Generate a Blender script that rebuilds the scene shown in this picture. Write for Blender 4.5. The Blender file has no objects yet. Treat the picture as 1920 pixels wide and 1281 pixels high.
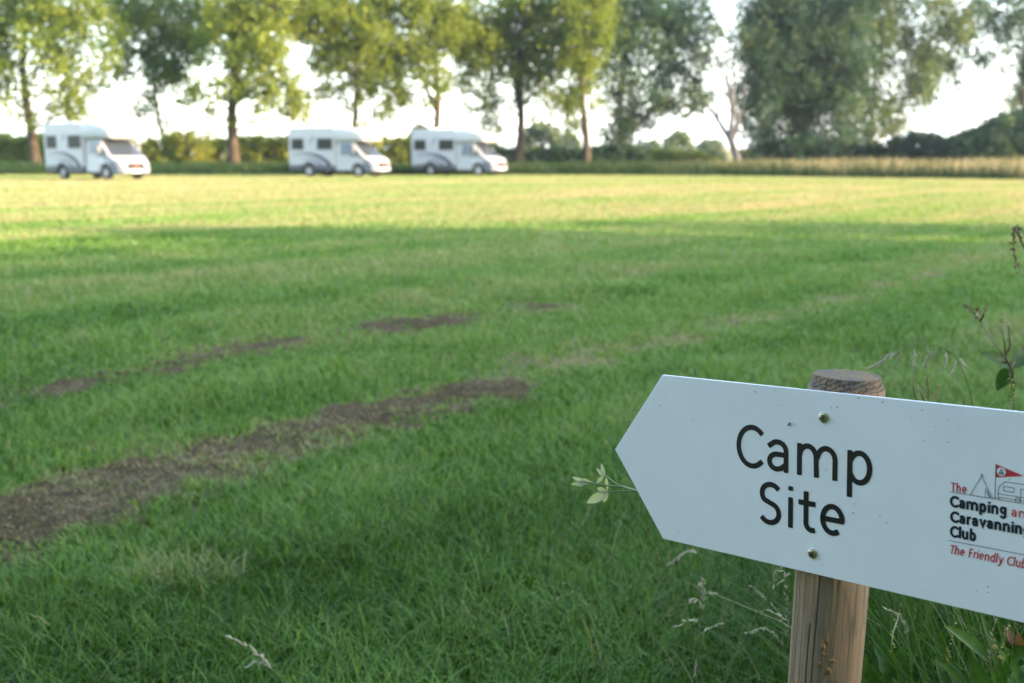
import bpy, bmesh, math, random
import numpy as np
from mathutils import Vector, Matrix
R = math.radians

# ------------------------------------------------------------------ camera, sky, sun
SC = bpy.context.scene
COL = SC.collection
F_PX, CX, CY, HORIZON, CAM_H = 2000.0, 960.0, 640.5, 298.0, 1.0     # in pixels of the 1920 px photograph
PITCH = math.atan((CY - HORIZON) / F_PX)
cam_d = bpy.data.cameras.new('camera')
cam = bpy.data.objects.new('camera', cam_d); COL.objects.link(cam)
cam.location = (0, 0, CAM_H); cam.rotation_euler = (math.pi/2 - PITCH, 0, 0)
cam_d.sensor_width = 36.0; cam_d.lens = 36.0*F_PX/1920.0
cam_d.clip_start = 0.05; cam_d.clip_end = 6000
cam_d.dof.use_dof = True; cam_d.dof.focus_distance = 1.12; cam_d.dof.aperture_fstop = 6.4
SC.camera = cam

SUN_AZ, SUN_EL = R(-16.0), R(13.0)        # azimuth from +X towards +Y
w = bpy.data.worlds.new('World'); SC.world = w; w.use_nodes = True
nt = w.node_tree
sky = nt.nodes.new('ShaderNodeTexSky'); sky.sky_type = 'NISHITA'; sky.sun_disc = False
sky.sun_elevation = SUN_EL; sky.sun_rotation = math.pi/2 - SUN_AZ
sky.air_density = 1.0; sky.dust_density = 1.2; sky.ozone_density = 1.0
bg = nt.nodes['Background']; bg.inputs['Strength'].default_value = 0.11
# a thin bright veil of evening cloud, thickest towards the horizon
wtc = nt.nodes.new('ShaderNodeTexCoord'); wsx = nt.nodes.new('ShaderNodeSeparateXYZ'); nt.links.new(wtc.outputs['Generated'], wsx.inputs[0])
wmp = nt.nodes.new('ShaderNodeMapping'); wmp.inputs['Scale'].default_value = (2.2, 2.2, 7.0); nt.links.new(wtc.outputs['Generated'], wmp.inputs[0])
wno = nt.nodes.new('ShaderNodeTexNoise'); wno.inputs['Scale'].default_value = 2.0; wno.inputs['Detail'].default_value = 7; nt.links.new(wmp.outputs[0], wno.inputs['Vector'])
wel = nt.nodes.new('ShaderNodeMapRange'); wel.inputs['From Min'].default_value = 0.0; wel.inputs['From Max'].default_value = 0.32; wel.inputs['To Min'].default_value = 0.95; wel.inputs['To Max'].default_value = 0.10
nt.links.new(wsx.outputs['Z'], wel.inputs['Value'])
wnr = nt.nodes.new('ShaderNodeMapRange'); wnr.inputs['From Min'].default_value = 0.32; wnr.inputs['From Max'].default_value = 0.62; wnr.inputs['To Min'].default_value = 0.55; wnr.inputs['To Max'].default_value = 1.0
nt.links.new(wno.outputs['Fac'], wnr.inputs['Value'])
wmu = nt.nodes.new('ShaderNodeMath'); wmu.operation = 'MULTIPLY'; wmu.use_clamp = True; nt.links.new(wel.outputs[0], wmu.inputs[0]); nt.links.new(wnr.outputs[0], wmu.inputs[1])
wmx = nt.nodes.new('ShaderNodeMix'); wmx.data_type = 'RGBA'; # the veil is brighter on the side of the low sun than behind the camera
wdt = nt.nodes.new('ShaderNodeVectorMath'); wdt.operation = 'DOT_PRODUCT'; wdt.inputs[1].default_value = (0.75, 0.66, 0); nt.links.new(wtc.outputs['Generated'], wdt.inputs[0])
waz = nt.nodes.new('ShaderNodeMapRange'); waz.inputs['From Min'].default_value = -1; waz.inputs['From Max'].default_value = 0.6; waz.inputs['To Min'].default_value = 0.5; waz.inputs['To Max'].default_value = 1.0
nt.links.new(wdt.outputs['Value'], waz.inputs['Value'])
wvc = nt.nodes.new('ShaderNodeVectorMath'); wvc.operation = 'SCALE'; wvc.inputs[0].default_value = (2.9, 2.95, 3.0); nt.links.new(waz.outputs[0], wvc.inputs['Scale']); nt.links.new(wvc.outputs[0], wmx.inputs['B'])
nt.links.new(wmu.outputs[0], wmx.inputs['Factor']); nt.links.new(sky.outputs[0], wmx.inputs['A']); nt.links.new(wmx.outputs['Result'], bg.inputs[0])
sun_d = bpy.data.lights.new('sun', 'SUN'); sun_d.energy = 2.0; sun_d.angle = R(0.5); sun_d.color = (1.0, 0.72, 0.46)
sun = bpy.data.objects.new('sun', sun_d); COL.objects.link(sun)
sdir = Vector((math.cos(SUN_EL)*math.cos(SUN_AZ), math.cos(SUN_EL)*math.sin(SUN_AZ), math.sin(SUN_EL)))
sun.rotation_euler = sdir.to_track_quat('Z', 'Y').to_euler(); sun.location = sdir*300
SC.view_settings.view_transform = 'Standard'; SC.view_settings.look = 'None'
SC.view_settings.exposure = 3.55; SC.view_settings.gamma = 1.0
SC.render.engine = 'CYCLES'
SC.cycles.use_denoising = True
SC.cycles.max_bounces = 8; SC.cycles.diffuse_bounces = 3; SC.cycles.glossy_bounces = 3
SC.cycles.transmission_bounces = 4; SC.cycles.transparent_max_bounces = 8
SC.cycles.caustics_reflective = False; SC.cycles.caustics_refractive = False

# ------------------------------------------------------------------ helpers
_cp, _sp = math.cos(PITCH), math.sin(PITCH)
def ray(px, py):
    a = (px - CX)/F_PX; b = -(py - CY)/F_PX
    return np.array([a, _cp + b*_sp, -_sp + b*_cp])
def at(px, py, y):                # the point of the pixel's ray that lies y metres in front of the camera
    d = ray(px, py); t = y/d[1]
    return np.array([d[0]*t, y, CAM_H + d[2]*t])
def gnd(px, py):                  # the point of the ground under a pixel
    d = ray(px, py); t = -CAM_H/d[2]
    return np.array([d[0]*t, d[1]*t, 0.0])

def tag(o, label=None, cat=None, group=None, kind=None):
    if label: o['label'] = label
    if cat: o['category'] = cat
    if group: o['group'] = group
    if kind: o['kind'] = kind
    return o
def empty(name, loc=(0, 0, 0), rz=0.0):
    o = bpy.data.objects.new(name, None); COL.objects.link(o)
    o.location = loc; o.rotation_euler = (0, 0, rz); o.empty_display_size = 0.2
    return o
def link(name, me, mat=None, parent=None):
    o = bpy.data.objects.new(name, me); COL.objects.link(o)
    if mat is not None: me.materials.append(mat)
    if parent is not None: o.parent = parent
    return o
def np_mesh(name, verts, quads, tint=None, smooth=False):
    verts = np.ascontiguousarray(verts, dtype=np.float32); quads = np.ascontiguousarray(quads, dtype=np.int32)
    me = bpy.data.meshes.new(name)
    n, k = quads.shape
    me.vertices.add(len(verts)); me.vertices.foreach_set('co', verts.ravel())
    me.loops.add(n*k); me.loops.foreach_set('vertex_index', quads.ravel())
    me.polygons.add(n); me.polygons.foreach_set('loop_start', np.arange(0, n*k, k, dtype=np.int32))
    if smooth: me.polygons.foreach_set('use_smooth', np.ones(n, dtype=bool))
    if tint is not None:
        a = me.attributes.new('tint', 'FLOAT', 'FACE'); a.data.foreach_set('value', np.ascontiguousarray(tint, dtype=np.float32))
    me.update(calc_edges=True)
    return me
class MB:
    """collects shapes and links them as one mesh object"""
    def __init__(s): s.v = []; s.f = []
    def add(s, vs, fs):
        b = len(s.v); s.v += [tuple(map(float, p)) for p in vs]; s.f += [tuple(i + b for i in f) for f in fs]; return s
    def box(s, x0, x1, y0, y1, z0, z1):
        vs = [(x, y, z) for z in (z0, z1) for y in (y0, y1) for x in (x0, x1)]
        return s.add(vs, [(0, 2, 3, 1), (4, 5, 7, 6), (0, 1, 5, 4), (2, 6, 7, 3), (0, 4, 6, 2), (1, 3, 7, 5)])
    def tube(s, pts, rads, n=6, caps=True):
        pts = [np.array(p, float) for p in pts]
        if np.isscalar(rads): rads = [rads]*len(pts)
        ref = np.array([0.31, 0.17, 0.93]); vs = []
        for i, p in enumerate(pts):
            d = pts[min(i+1, len(pts)-1)] - pts[max(i-1, 0)]; d = d/(np.linalg.norm(d) + 1e-12)
            if abs(d @ ref) > 0.95: ref = np.array([0.9, 0.2, 0.1])
            a = np.cross(d, ref); a /= np.linalg.norm(a); b = np.cross(d, a)
            for k in range(n):
                t = 2*math.pi*k/n; vs.append(p + rads[i]*(math.cos(t)*a + math.sin(t)*b))
        fs = [(i*n + k, i*n + (k+1) % n, (i+1)*n + (k+1) % n, (i+1)*n + k) for i in range(len(pts)-1) for k in range(n)]
        if caps: fs += [tuple(range(n))[::-1], tuple((len(pts)-1)*n + k for k in range(n))]
        return s.add(vs, fs)
    def prism(s, poly, y0, y1):      # polygon of (x, z) extruded along y
        n = len(poly)
        vs = [(x, y0, z) for x, z in poly] + [(x, y1, z) for x, z in poly]
        return s.add(vs, [tuple(range(n)), tuple(range(2*n-1, n-1, -1))] + [(i, i+n, (i+1) % n + n, (i+1) % n) for i in range(n)])
    def leaf(s, base, tip, width, up, fold=0.15, droop=0.0, seg=6):
        base, tip, up = (np.array(q, float) for q in (base, tip, up))
        d = tip - base; L = np.linalg.norm(d); d = d/L
        side = np.cross(d, up); side /= np.linalg.norm(side); nrm = np.cross(side, d)
        vs = []
        for i in range(seg+1):
            t = i/seg; hw = width*0.5*(math.sin(math.pi*min(1, t*0.93 + 0.05))**0.8)*(1 - 0.25*t)
            c = base + d*L*t - nrm*droop*L*t*t
            vs += [c - side*hw + nrm*hw*fold*2, c, c + side*hw + nrm*hw*fold*2]
        fs = []
        for i in range(seg):
            for j in (0, 1): fs.append((i*3+j, i*3+j+1, (i+1)*3+j+1, (i+1)*3+j))
        return s.add(vs, fs)
    def grain(s, p, d, L, r, n=4):   # a small pointed seed
        p = np.array(p, float); d = np.array(d, float); d /= np.linalg.norm(d)
        return s.tube([p, p + d*L*0.35, p + d*L*0.7, p + d*L], [r*0.3, r, r*0.75, r*0.08], n, False)
    def build(s, name, mat=None, parent=None, smooth=False, bevel=0.0):
        me = bpy.data.meshes.new(name); me.from_pydata(s.v, [], s.f); me.update()
        bm = bmesh.new(); bm.from_mesh(me); bmesh.ops.recalc_face_normals(bm, faces=bm.faces); bm.to_mesh(me); bm.free()
        if smooth: me.polygons.foreach_set('use_smooth', np.ones(len(me.polygons), dtype=bool))
        o = link(name, me, mat, parent)
        if bevel:
            m = o.modifiers.new('bevel', 'BEVEL'); m.width = bevel; m.segments = 3; m.limit_method = 'ANGLE'; m.angle_limit = R(35)
        return o
def copy_tree(o, parent=None):
    c = o.copy(); COL.objects.link(c)
    if parent is not None: c.parent = parent
    for ch in list(o.children): copy_tree(ch, c)
    return c
def vnoise(x, y, seed=0):
    xi, yi = np.floor(x), np.floor(y); fx, fy = x - xi, y - yi
    fx = fx*fx*(3 - 2*fx); fy = fy*fy*(3 - 2*fy)
    def h(a, b):
        t = np.sin(a*127.1 + b*311.7 + seed*74.7)*43758.5453; return t - np.floor(t)
    return (h(xi, yi)*(1-fx) + h(xi+1, yi)*fx)*(1-fy) + (h(xi, yi+1)*(1-fx) + h(xi+1, yi+1)*fx)*fy
def fbm(x, y, seed=0, o=3):
    s = 0; a = 0.5; t = 0
    for k in range(o): s = s + a*vnoise(x*2**k, y*2**k, seed + k*13); t += a; a *= 0.5
    return s/t

# ------------------------------------------------------------------ materials
def new_mat(name):
    m = bpy.data.materials.new(name); m.use_nodes = True
    t = m.node_tree; b = t.nodes['Principled BSDF']
    return m, t, b
def rgb(c): return (c[0], c[1], c[2], 1.0)
def plain(name, col, rough=0.5, metal=0.0, spec=0.5, vary=0.06, scale=8.0):
    m, t, b = new_mat(name); N = t.nodes
    tc = N.new('ShaderNodeTexCoord'); no = N.new('ShaderNodeTexNoise'); no.inputs['Scale'].default_value = scale; no.inputs['Detail'].default_value = 6
    t.links.new(tc.outputs['Object'], no.inputs['Vector'])
    mx = N.new('ShaderNodeMix'); mx.data_type = 'RGBA'
    mx.inputs['A'].default_value = rgb([c*(1-vary) for c in col]); mx.inputs['B'].default_value = rgb([min(1, c*(1+vary)) for c in col])
    t.links.new(no.outputs['Fac'], mx.inputs['Factor']); t.links.new(mx.outputs['Result'], b.inputs['Base Color'])
    b.inputs['Roughness'].default_value = rough; b.inputs['Metallic'].default_value = metal; b.inputs['Specular IOR Level'].default_value = spec
    return m
def leafy(name, stops, trans=0.4, rough=0.55, spec=0.25, patch=None, tgain=(1.25, 1.15, 0.55)):
    """foliage: colour by each leaf's own tint, part of the light passes through"""
    m, t, b = new_mat(name); N = t.nodes; L = t.links
    a = N.new('ShaderNodeAttribute'); a.attribute_name = 'tint'
    r = N.new('ShaderNodeValToRGB'); cr = r.color_ramp
    cr.elements[0].position, cr.elements[0].color = stops[0][0], rgb(stops[0][1])
    cr.elements[1].position, cr.elements[1].color = stops[-1][0], rgb(stops[-1][1])
    for p, c in stops[1:-1]:
        e = cr.elements.new(p); e.color = rgb(c)
    L.new(a.outputs['Fac'], r.inputs['Fac']); col = r.outputs['Color']
    L.new(col, b.inputs['Base Color']); b.inputs['Roughness'].default_value = rough; b.inputs['Specular IOR Level'].default_value = spec
    tr = N.new('ShaderNodeBsdfTranslucent')
    mu = N.new('ShaderNodeMix'); mu.data_type = 'RGBA'; mu.blend_type = 'MULTIPLY'; mu.inputs['Factor'].default_value = 1
    mu.inputs['B'].default_value = rgb(tgain); L.new(col, mu.inputs['A']); L.new(mu.outputs['Result'], tr.inputs['Color'])
    ms = N.new('ShaderNodeMixShader'); ms.inputs['Fac'].default_value = trans
    L.new(b.outputs[0], ms.inputs[1]); L.new(tr.outputs[0], ms.inputs[2]); L.new(ms.outputs[0], N['Material Output'].inputs['Surface'])
    return m
def bark(name, c0, c1, scale=3.0):
    m, t, b = new_mat(name); N = t.nodes; L = t.links
    tc = N.new('ShaderNodeTexCoord'); mp = N.new('ShaderNodeMapping'); mp.inputs['Scale'].default_value = (scale, scale, scale*0.25)
    no = N.new('ShaderNodeTexNoise'); no.inputs['Scale'].default_value = 2; no.inputs['Detail'].default_value = 8
    r = N.new('ShaderNodeValToRGB'); r.color_ramp.elements[0].color = rgb(c0); r.color_ramp.elements[1].color = rgb(c1)
    r.color_ramp.elements[0].position = 0.3; r.color_ramp.elements[1].position = 0.7
    bp = N.new('ShaderNodeBump'); bp.inputs['Strength'].default_value = 0.8; bp.inputs['Distance'].default_value = 0.05
    L.new(tc.outputs['Object'], mp.inputs[0]); L.new(mp.outputs[0], no.inputs['Vector']); L.new(no.outputs['Fac'], r.inputs['Fac'])
    L.new(r.outputs[0], b.inputs['Base Color']); L.new(no.outputs['Fac'], bp.inputs['Height']); L.new(bp.outputs[0], b.inputs['Normal'])
    b.inputs['Roughness'].default_value = 0.9; b.inputs['Specular IOR Level'].default_value = 0.15
    return m

M = {}
M['leaf'] = leafy('poplar_leaf', [(0, (.048, .090, .024)), (.5, (.125, .180, .024)), (1, (.225, .275, .045))], .55)
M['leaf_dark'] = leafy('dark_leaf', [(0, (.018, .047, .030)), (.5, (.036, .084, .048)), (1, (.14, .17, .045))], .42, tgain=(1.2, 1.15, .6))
M['hedge_leaf'] = leafy('hedge_leaf', [(0, (.07, .11, .035)), (.5, (.16, .21, .045)), (1, (.33, .35, .07))], .5)
M['far_leaf'] = leafy('far_leaf', [(0, (.06, .095, .06)), (1, (.15, .19, .08))], .3)
M['grass'] = leafy('grass_blade', [(0, (.030, .085, .004)), (.4, (.150, .285, .058)), (.7, (.235, .285, .105)), (.88, (.33, .305, .165)), (1, (.38, .32, .19))], .35, .5, .18)
M['rough'] = leafy('rough_grass_blade', [(0, (.014, .050, .006)), (.5, (.042, .110, .014)), (.8, (.10, .15, .04)), (1, (.34, .29, .16))], .35, .5, .15)
M['long'] = leafy('long_grass_blade', [(0, (.005, .020, .003)), (.5, (.013, .043, .006)), (.75, (.22, .19, .10)), (1, (.46, .37, .25))], .3)  # green stops darkened to carry the shade lying on the verge
M['bark'] = bark('bark', (.030, .023, .016), (.085, .066, .046))
M['dead_bark'] = bark('dead_bark', (.045, .045, .045), (.10, .10, .10))

# ------------------------------------------------------------------ the ground
TRACK_NEAR = [gnd(*p) for p in [(-700, 1230), (-250, 1075), (0, 985), (130, 935), (260, 890), (380, 858), (500, 832), (640, 792), (760, 756), (860, 735), (960, 712)]]
TRACK_FAINT = [gnd(*p) for p in [(940, 716), (1100, 672), (1240, 640), (1380, 612), (1500, 588), (1640, 545), (1760, 505), (1900, 468)]]
TRACK_FAR = [gnd(*p) for p in [(-500, 880), (-200, 795), (0, 745), (130, 722), (230, 705), (330, 690), (450, 662), (560, 640), (660, 622), (760, 607), (900, 590), (1060, 573)]]
TRACK_FAR2 = [gnd(*p) for p in [(1060, 573), (1180, 520), (1300, 475), (1420, 458), (1560, 450)]]
def seg_dist(x, y, line):
    best = np.full(np.shape(x), 1e9); tt = np.zeros(np.shape(x)); n = len(line) - 1
    for i in range(n):
        a, b = line[i][:2], line[i+1][:2]; d = b - a
        t = np.clip(((x-a[0])*d[0] + (y-a[1])*d[1])/(d @ d), 0, 1)
        q = np.hypot(x - a[0] - t*d[0], y - a[1] - t*d[1])
        m = q < best; best = np.where(m, q, best); tt = np.where(m, (i+t)/n, tt)
    return best, tt
def soil(x, y):
    """0 = grass, 1 = bare earth, where wheels have worn the grass away"""
    x = np.asarray(x, float); y = np.asarray(y, float)
    nz = fbm(x*3.1, y*3.1, 3)*0.75 + fbm(x*11, y*11, 9)*0.55 + fbm(x*34, y*34, 15, 2)*0.35 - 0.825
    d, t = seg_dist(x, y, TRACK_NEAR); s = 1.18 - d/(0.40 - 0.12*t) + nz*(1.7 + .6*t) - 0.42*t
    d, t = seg_dist(x, y, TRACK_FAINT); s = np.maximum(s, np.minimum(.55, 0.36 - d/0.36 + nz*2.4))
    d, t = seg_dist(x, y, TRACK_FAR); s = np.maximum(s, 0.54 - d/0.40 + nz*2.2)
    d, t = seg_dist(x, y, TRACK_FAR2); s = np.maximum(s, np.minimum(.40, 0.18 - d/0.4 + nz*2.0))
    return np.clip(s*1.6, 0, 1)

def wear(x, y):
    """grass is kept short by wheels in a wider band along the tracks"""
    w_ = np.zeros(np.shape(x))
    for line, r, k in ((TRACK_NEAR, .62, 1.0), (TRACK_FAR, .62, .9), (TRACK_FAINT, .5, .6)):
        d, t = seg_dist(x, y, line); w_ = np.maximum(w_, k*np.clip(1.45 - d/r, 0, 1))
    return w_

# ground sheet: rows that spread out with distance, to the horizon
def ground_sheet():
    ys = np.concatenate([np.linspace(-60, -2, 12), np.linspace(-1.5, 1.0, 6), 1.0*(1.035**np.arange(1, 150)), [240, 330, 500, 900, 1500]])
    us = np.concatenate([[-1.6, -1.2], np.linspace(-0.9, 0.9, 121), [1.2, 1.6]])
    V = []
    for y in ys:
        sc = max(y, 0) + 3.0 if y > -1.6 else 60
        for u in us: V.append((u*sc*1.0, y, 0))
    V = np.array(V); n = len(us)
    idx = np.arange((len(ys)-1)*(n-1)); i, j = idx//(n-1), idx % (n-1)
    q = np.stack([i*n+j, i*n+j+1, (i+1)*n+j+1, (i+1)*n+j], 1)
    me = np_mesh('ground', V, q)
    a = me.attributes.new('soil', 'FLOAT', 'POINT'); a.data.foreach_set('value', soil(V[:, 0], V[:, 1]).astype(np.float32))
    m, t, b = new_mat('meadow_floor'); N = t.nodes; L = t.links
    at_ = N.new('ShaderNodeAttribute'); at_.attribute_name = 'soil'
    tc = N.new('ShaderNodeTexCoord')
    n1 = N.new('ShaderNodeTexNoise'); n1.inputs['Scale'].default_value = 0.35; n1.inputs['Detail'].default_value = 5
    n2 = N.new('ShaderNodeTexNoise'); n2.inputs['Scale'].default_value = 45; n2.inputs['Detail'].default_value = 8
    for q_ in (n1, n2): L.new(tc.outputs['Object'], q_.inputs['Vector'])
    g = N.new('ShaderNodeMix'); g.data_type = 'RGBA'; g.inputs['A'].default_value = rgb((.05, .095, .02)); g.inputs['B'].default_value = rgb((.10, .13, .035))
    L.new(n1.outputs['Fac'], g.inputs['Factor'])
    g2 = N.new('ShaderNodeMix'); g2.data_type = 'RGBA'; g2.inputs['A'].default_value = rgb((.08, .058, .04)); g2.inputs['B'].default_value = rgb((.24, .175, .12))
    L.new(n2.outputs['Fac'], g2.inputs['Factor'])
    mx = N.new('ShaderNodeMix'); mx.data_type = 'RGBA'
    L.new(at_.outputs['Fac'], mx.inputs['Factor']); L.new(g.outputs['Result'], mx.inputs['A']); L.new(g2.outputs['Result'], mx.inputs['B'])
    L.new(mx.outputs['Result'], b.inputs['Base Color'])
    bp = N.new('ShaderNodeBump'); bp.inputs['Strength'].default_value = 0.9; bp.inputs['Distance'].default_value = 0.02
    L.new(n2.outputs['Fac'], bp.inputs['Height']); L.new(bp.outputs[0], b.inputs['Normal'])
    b.inputs['Roughness'].default_value = 1.0; b.inputs['Specular IOR Level'].default_value = 0.05
    return tag(link('ground', me, m), kind='structure')
ground_sheet()

# the bare earth of the wheel tracks: an irregular sheet 4 mm above the ground
def track_sheet():
    V = []; Q = []
    for line, wd, res in ((TRACK_NEAR, .7, .022), (TRACK_FAR, .6, .035)):
        pts = np.array([p[:2] for p in line]); seg = np.hypot(*np.diff(pts, axis=0).T); s = np.concatenate([[0], np.cumsum(seg)])
        ss = np.arange(0, s[-1], res); px = np.interp(ss, s, pts[:, 0]); py = np.interp(ss, s, pts[:, 1])
        tx, ty = np.gradient(px), np.gradient(py); l = np.hypot(tx, ty); nx, ny = -ty/l, tx/l
        k = int(2*wd/res); off = np.linspace(-wd, wd, k)
        X = px[:, None] + nx[:, None]*off; Y = py[:, None] + ny[:, None]*off
        S = soil(X, Y); z = 0.003 + (0.010*fbm(X*16, Y*16, 21) + 0.008*fbm(X*50, Y*50, 5, 2))*np.clip((S - .45)*1.8, 0, 1)
        base = len(V)
        V += list(zip(X.ravel(), Y.ravel(), z.ravel()))
        n0, n1 = X.shape
        ii, jj = np.meshgrid(np.arange(n0-1), np.arange(n1-1), indexing='ij')
        ok = (S[:-1, :-1] + S[1:, 1:])[ii, jj] > 1.0
        ii, jj = ii[ok], jj[ok]; q = np.stack([ii*n1+jj, ii*n1+jj+1, (ii+1)*n1+jj+1, (ii+1)*n1+jj], 1) + base
        Q.append(q)
    m, t, b = new_mat('trodden_earth'); N = t.nodes; L = t.links
    tc = N.new('ShaderNodeTexCoord')
    n1 = N.new('ShaderNodeTexNoise'); n1.inputs['Scale'].default_value = 28; n1.inputs['Detail'].default_value = 10; n1.inputs['Roughness'].default_value = .7
    n2 = N.new('ShaderNodeTexNoise'); n2.inputs['Scale'].default_value = 3; n2.inputs['Detail'].default_value = 4
    v = N.new('ShaderNodeTexVoronoi'); v.inputs['Scale'].default_value = 70
    for q_ in (n1, n2, v): L.new(tc.outputs['Object'], q_.inputs['Vector'])
    r = N.new('ShaderNodeValToRGB'); cr = r.color_ramp
    cr.elements[0].position, cr.elements[0].color = .30, rgb((.050, .037, .021)); cr.elements[1].position, cr.elements[1].color = .72, rgb((.23, .170, .098))
    e = cr.elements.new(.5); e.color = rgb((.102, .077, .043))
    L.new(n1.outputs['Fac'], r.inputs['Fac'])
    r2 = N.new('ShaderNodeValToRGB'); r2.color_ramp.elements[0].position = .42; r2.color_ramp.elements[1].position = .62
    r2.color_ramp.elements[0].color = rgb((1, 1, 1)); r2.color_ramp.elements[1].color = rgb((.72, .74, .66))
    L.new(n2.outputs['Fac'], r2.inputs['Fac'])
    mu = N.new('ShaderNodeMix'); mu.data_type = 'RGBA'; mu.blend_type = 'MULTIPLY'; mu.inputs['Factor'].default_value = 1
    L.new(r.outputs[0], mu.inputs['A']); L.new(r2.outputs[0], mu.inputs['B']); L.new(mu.outputs['Result'], b.inputs['Base Color'])
    bp = N.new('ShaderNodeBump'); bp.inputs['Strength'].default_value = 1.0; bp.inputs['Distance'].default_value = .02
    L.new(v.outputs['Distance'], bp.inputs['Height']); L.new(bp.outputs[0], b.inputs['Normal'])
    b.inputs['Roughness'].default_value = 1; b.inputs['Specular IOR Level'].default_value = .05
    tag(link('dirt_track', np_mesh('dirt_track', np.array(V), np.concatenate(Q)), m), kind='structure')
track_sheet()

# ------------------------------------------------------------------ grass
def blade_mesh(name, x, y, h, wd, tint, rng, nseg=3, lean=(.15, .6), z0=None):
    n = len(x); az = rng.uniform(0, 2*np.pi, n); ln = rng.uniform(lean[0], lean[1], n)
    fa = az + np.pi/2 + rng.normal(0, .5, n)
    ts = np.linspace(0, 1, nseg+1); V = np.zeros((n, nseg+1, 2, 3))
    for k, t in enumerate(ts):
        bend = ln*h*t*t; cx = x + np.cos(az)*bend; cy = y + np.sin(az)*bend; cz = h*t*(1 - .35*ln*t)
        if z0 is not None: cz = cz + z0
        ww = wd*.5*(1 - .92*t**1.6)
        V[:, k, 0] = np.stack([cx - np.cos(fa)*ww, cy - np.sin(fa)*ww, cz], 1)
        V[:, k, 1] = np.stack([cx + np.cos(fa)*ww, cy + np.sin(fa)*ww, cz], 1)
    m = 2*(nseg+1); b = (np.arange(n)*m)[:, None, None]
    q = np.array([[2*k, 2*k+1, 2*k+3, 2*k+2] for k in range(nseg)])[None] + b
    return V.reshape(-1, 3), q.reshape(-1, 4), np.repeat(tint, nseg)
def join(parts):
    V = []; Q = []; T = []; b = 0
    for v, q, t in parts: V.append(v); Q.append(q + b); T.append(t); b += len(v)
    return np.concatenate(V), np.concatenate(Q), np.concatenate(T)

VERGE_Y = lambda x: np.where(x < 4, 67.0, np.interp(x, [4, 12, 26, 45], [67.0, 64.0, 51.0, 44.0]))   # where the mown field ends
YELLOW = gnd(340, 1085)
TN = TRACK_FAR[-1][:2] - TRACK_FAR[2][:2]; TN = np.array([-TN[1], TN[0]])/np.hypot(*TN)    # across the tracks
def lawn():
    rng = np.random.default_rng(11); parts = []
    for d0, d1, nseg, k in ((1.2, 3.4, 3, 1.0), (3.4, 8, 3, 1.0), (8, 20, 2, 1.0), (20, 72, 1, 1.0)):
        dd = np.linspace(d0, d1, 400); dens = 14000*np.minimum(1, (2.6/dd)**1.6); wid = 1.12*dd + 1.2
        p = dens*wid; n = int(np.sum((p[1:]+p[:-1])*np.diff(dd))*.5*k); cdf = np.cumsum(p); cdf /= cdf[-1]
        d = np.interp(rng.random(n), cdf, dd); u = rng.random(n) - .5; x = u*(1.12*d + 1.2); y = d
        s = soil(x, y); cl = fbm(x*2.2, y*2.2, 7)
        tufts = fbm(x*7, y*7, 55, 2) > .56                      # tufts that survive in the wheel tracks
        keep = (rng.random(n) > s*np.where(y > 5.0, .50, .82)*np.where(tufts, .25, 1.0)) & (rng.random(n) > (.55 - cl)*1.2) & (y < VERGE_Y(x) + 1)
        # short cut grass thins where the rough verge with the signpost starts
        x, y, s, cl = x[keep], y[keep], s[keep], cl[keep]; n = len(x)
        tuft = fbm(x*1.1, y*1.1, 31)
        near = np.clip((5.0 - y)/3.0, 0, 1)
        h = (.030 + .040*cl + .030*near + .05*np.clip(tuft - .5, 0, 1)*2)*rng.uniform(.6, 1.35, n)*(1 - .45*s)*(1 - .50*wear(x, y))
        wd = .0042*np.maximum(1, y/2.6)**.80*rng.uniform(.7, 1.3, n)
        wq = x*TN[0] + y*TN[1]; lq = x*TN[1] - y*TN[0]
        lon = fbm(wq*1.1, lq*.14, 41)                          # mower passes and dry spells along the wheel tracks
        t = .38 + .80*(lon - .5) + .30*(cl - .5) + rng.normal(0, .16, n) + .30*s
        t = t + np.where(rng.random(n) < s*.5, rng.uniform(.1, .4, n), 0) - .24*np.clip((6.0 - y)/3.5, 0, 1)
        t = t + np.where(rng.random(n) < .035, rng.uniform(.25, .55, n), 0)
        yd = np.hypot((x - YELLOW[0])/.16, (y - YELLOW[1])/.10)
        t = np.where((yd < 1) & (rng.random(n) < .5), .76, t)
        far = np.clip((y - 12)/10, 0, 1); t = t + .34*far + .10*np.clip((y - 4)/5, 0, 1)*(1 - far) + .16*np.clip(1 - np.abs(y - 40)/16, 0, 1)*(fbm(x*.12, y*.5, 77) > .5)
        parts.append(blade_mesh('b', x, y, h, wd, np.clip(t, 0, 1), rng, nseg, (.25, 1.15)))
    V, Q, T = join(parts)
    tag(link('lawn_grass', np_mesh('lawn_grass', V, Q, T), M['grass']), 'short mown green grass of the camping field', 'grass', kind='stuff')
lawn()

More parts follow.
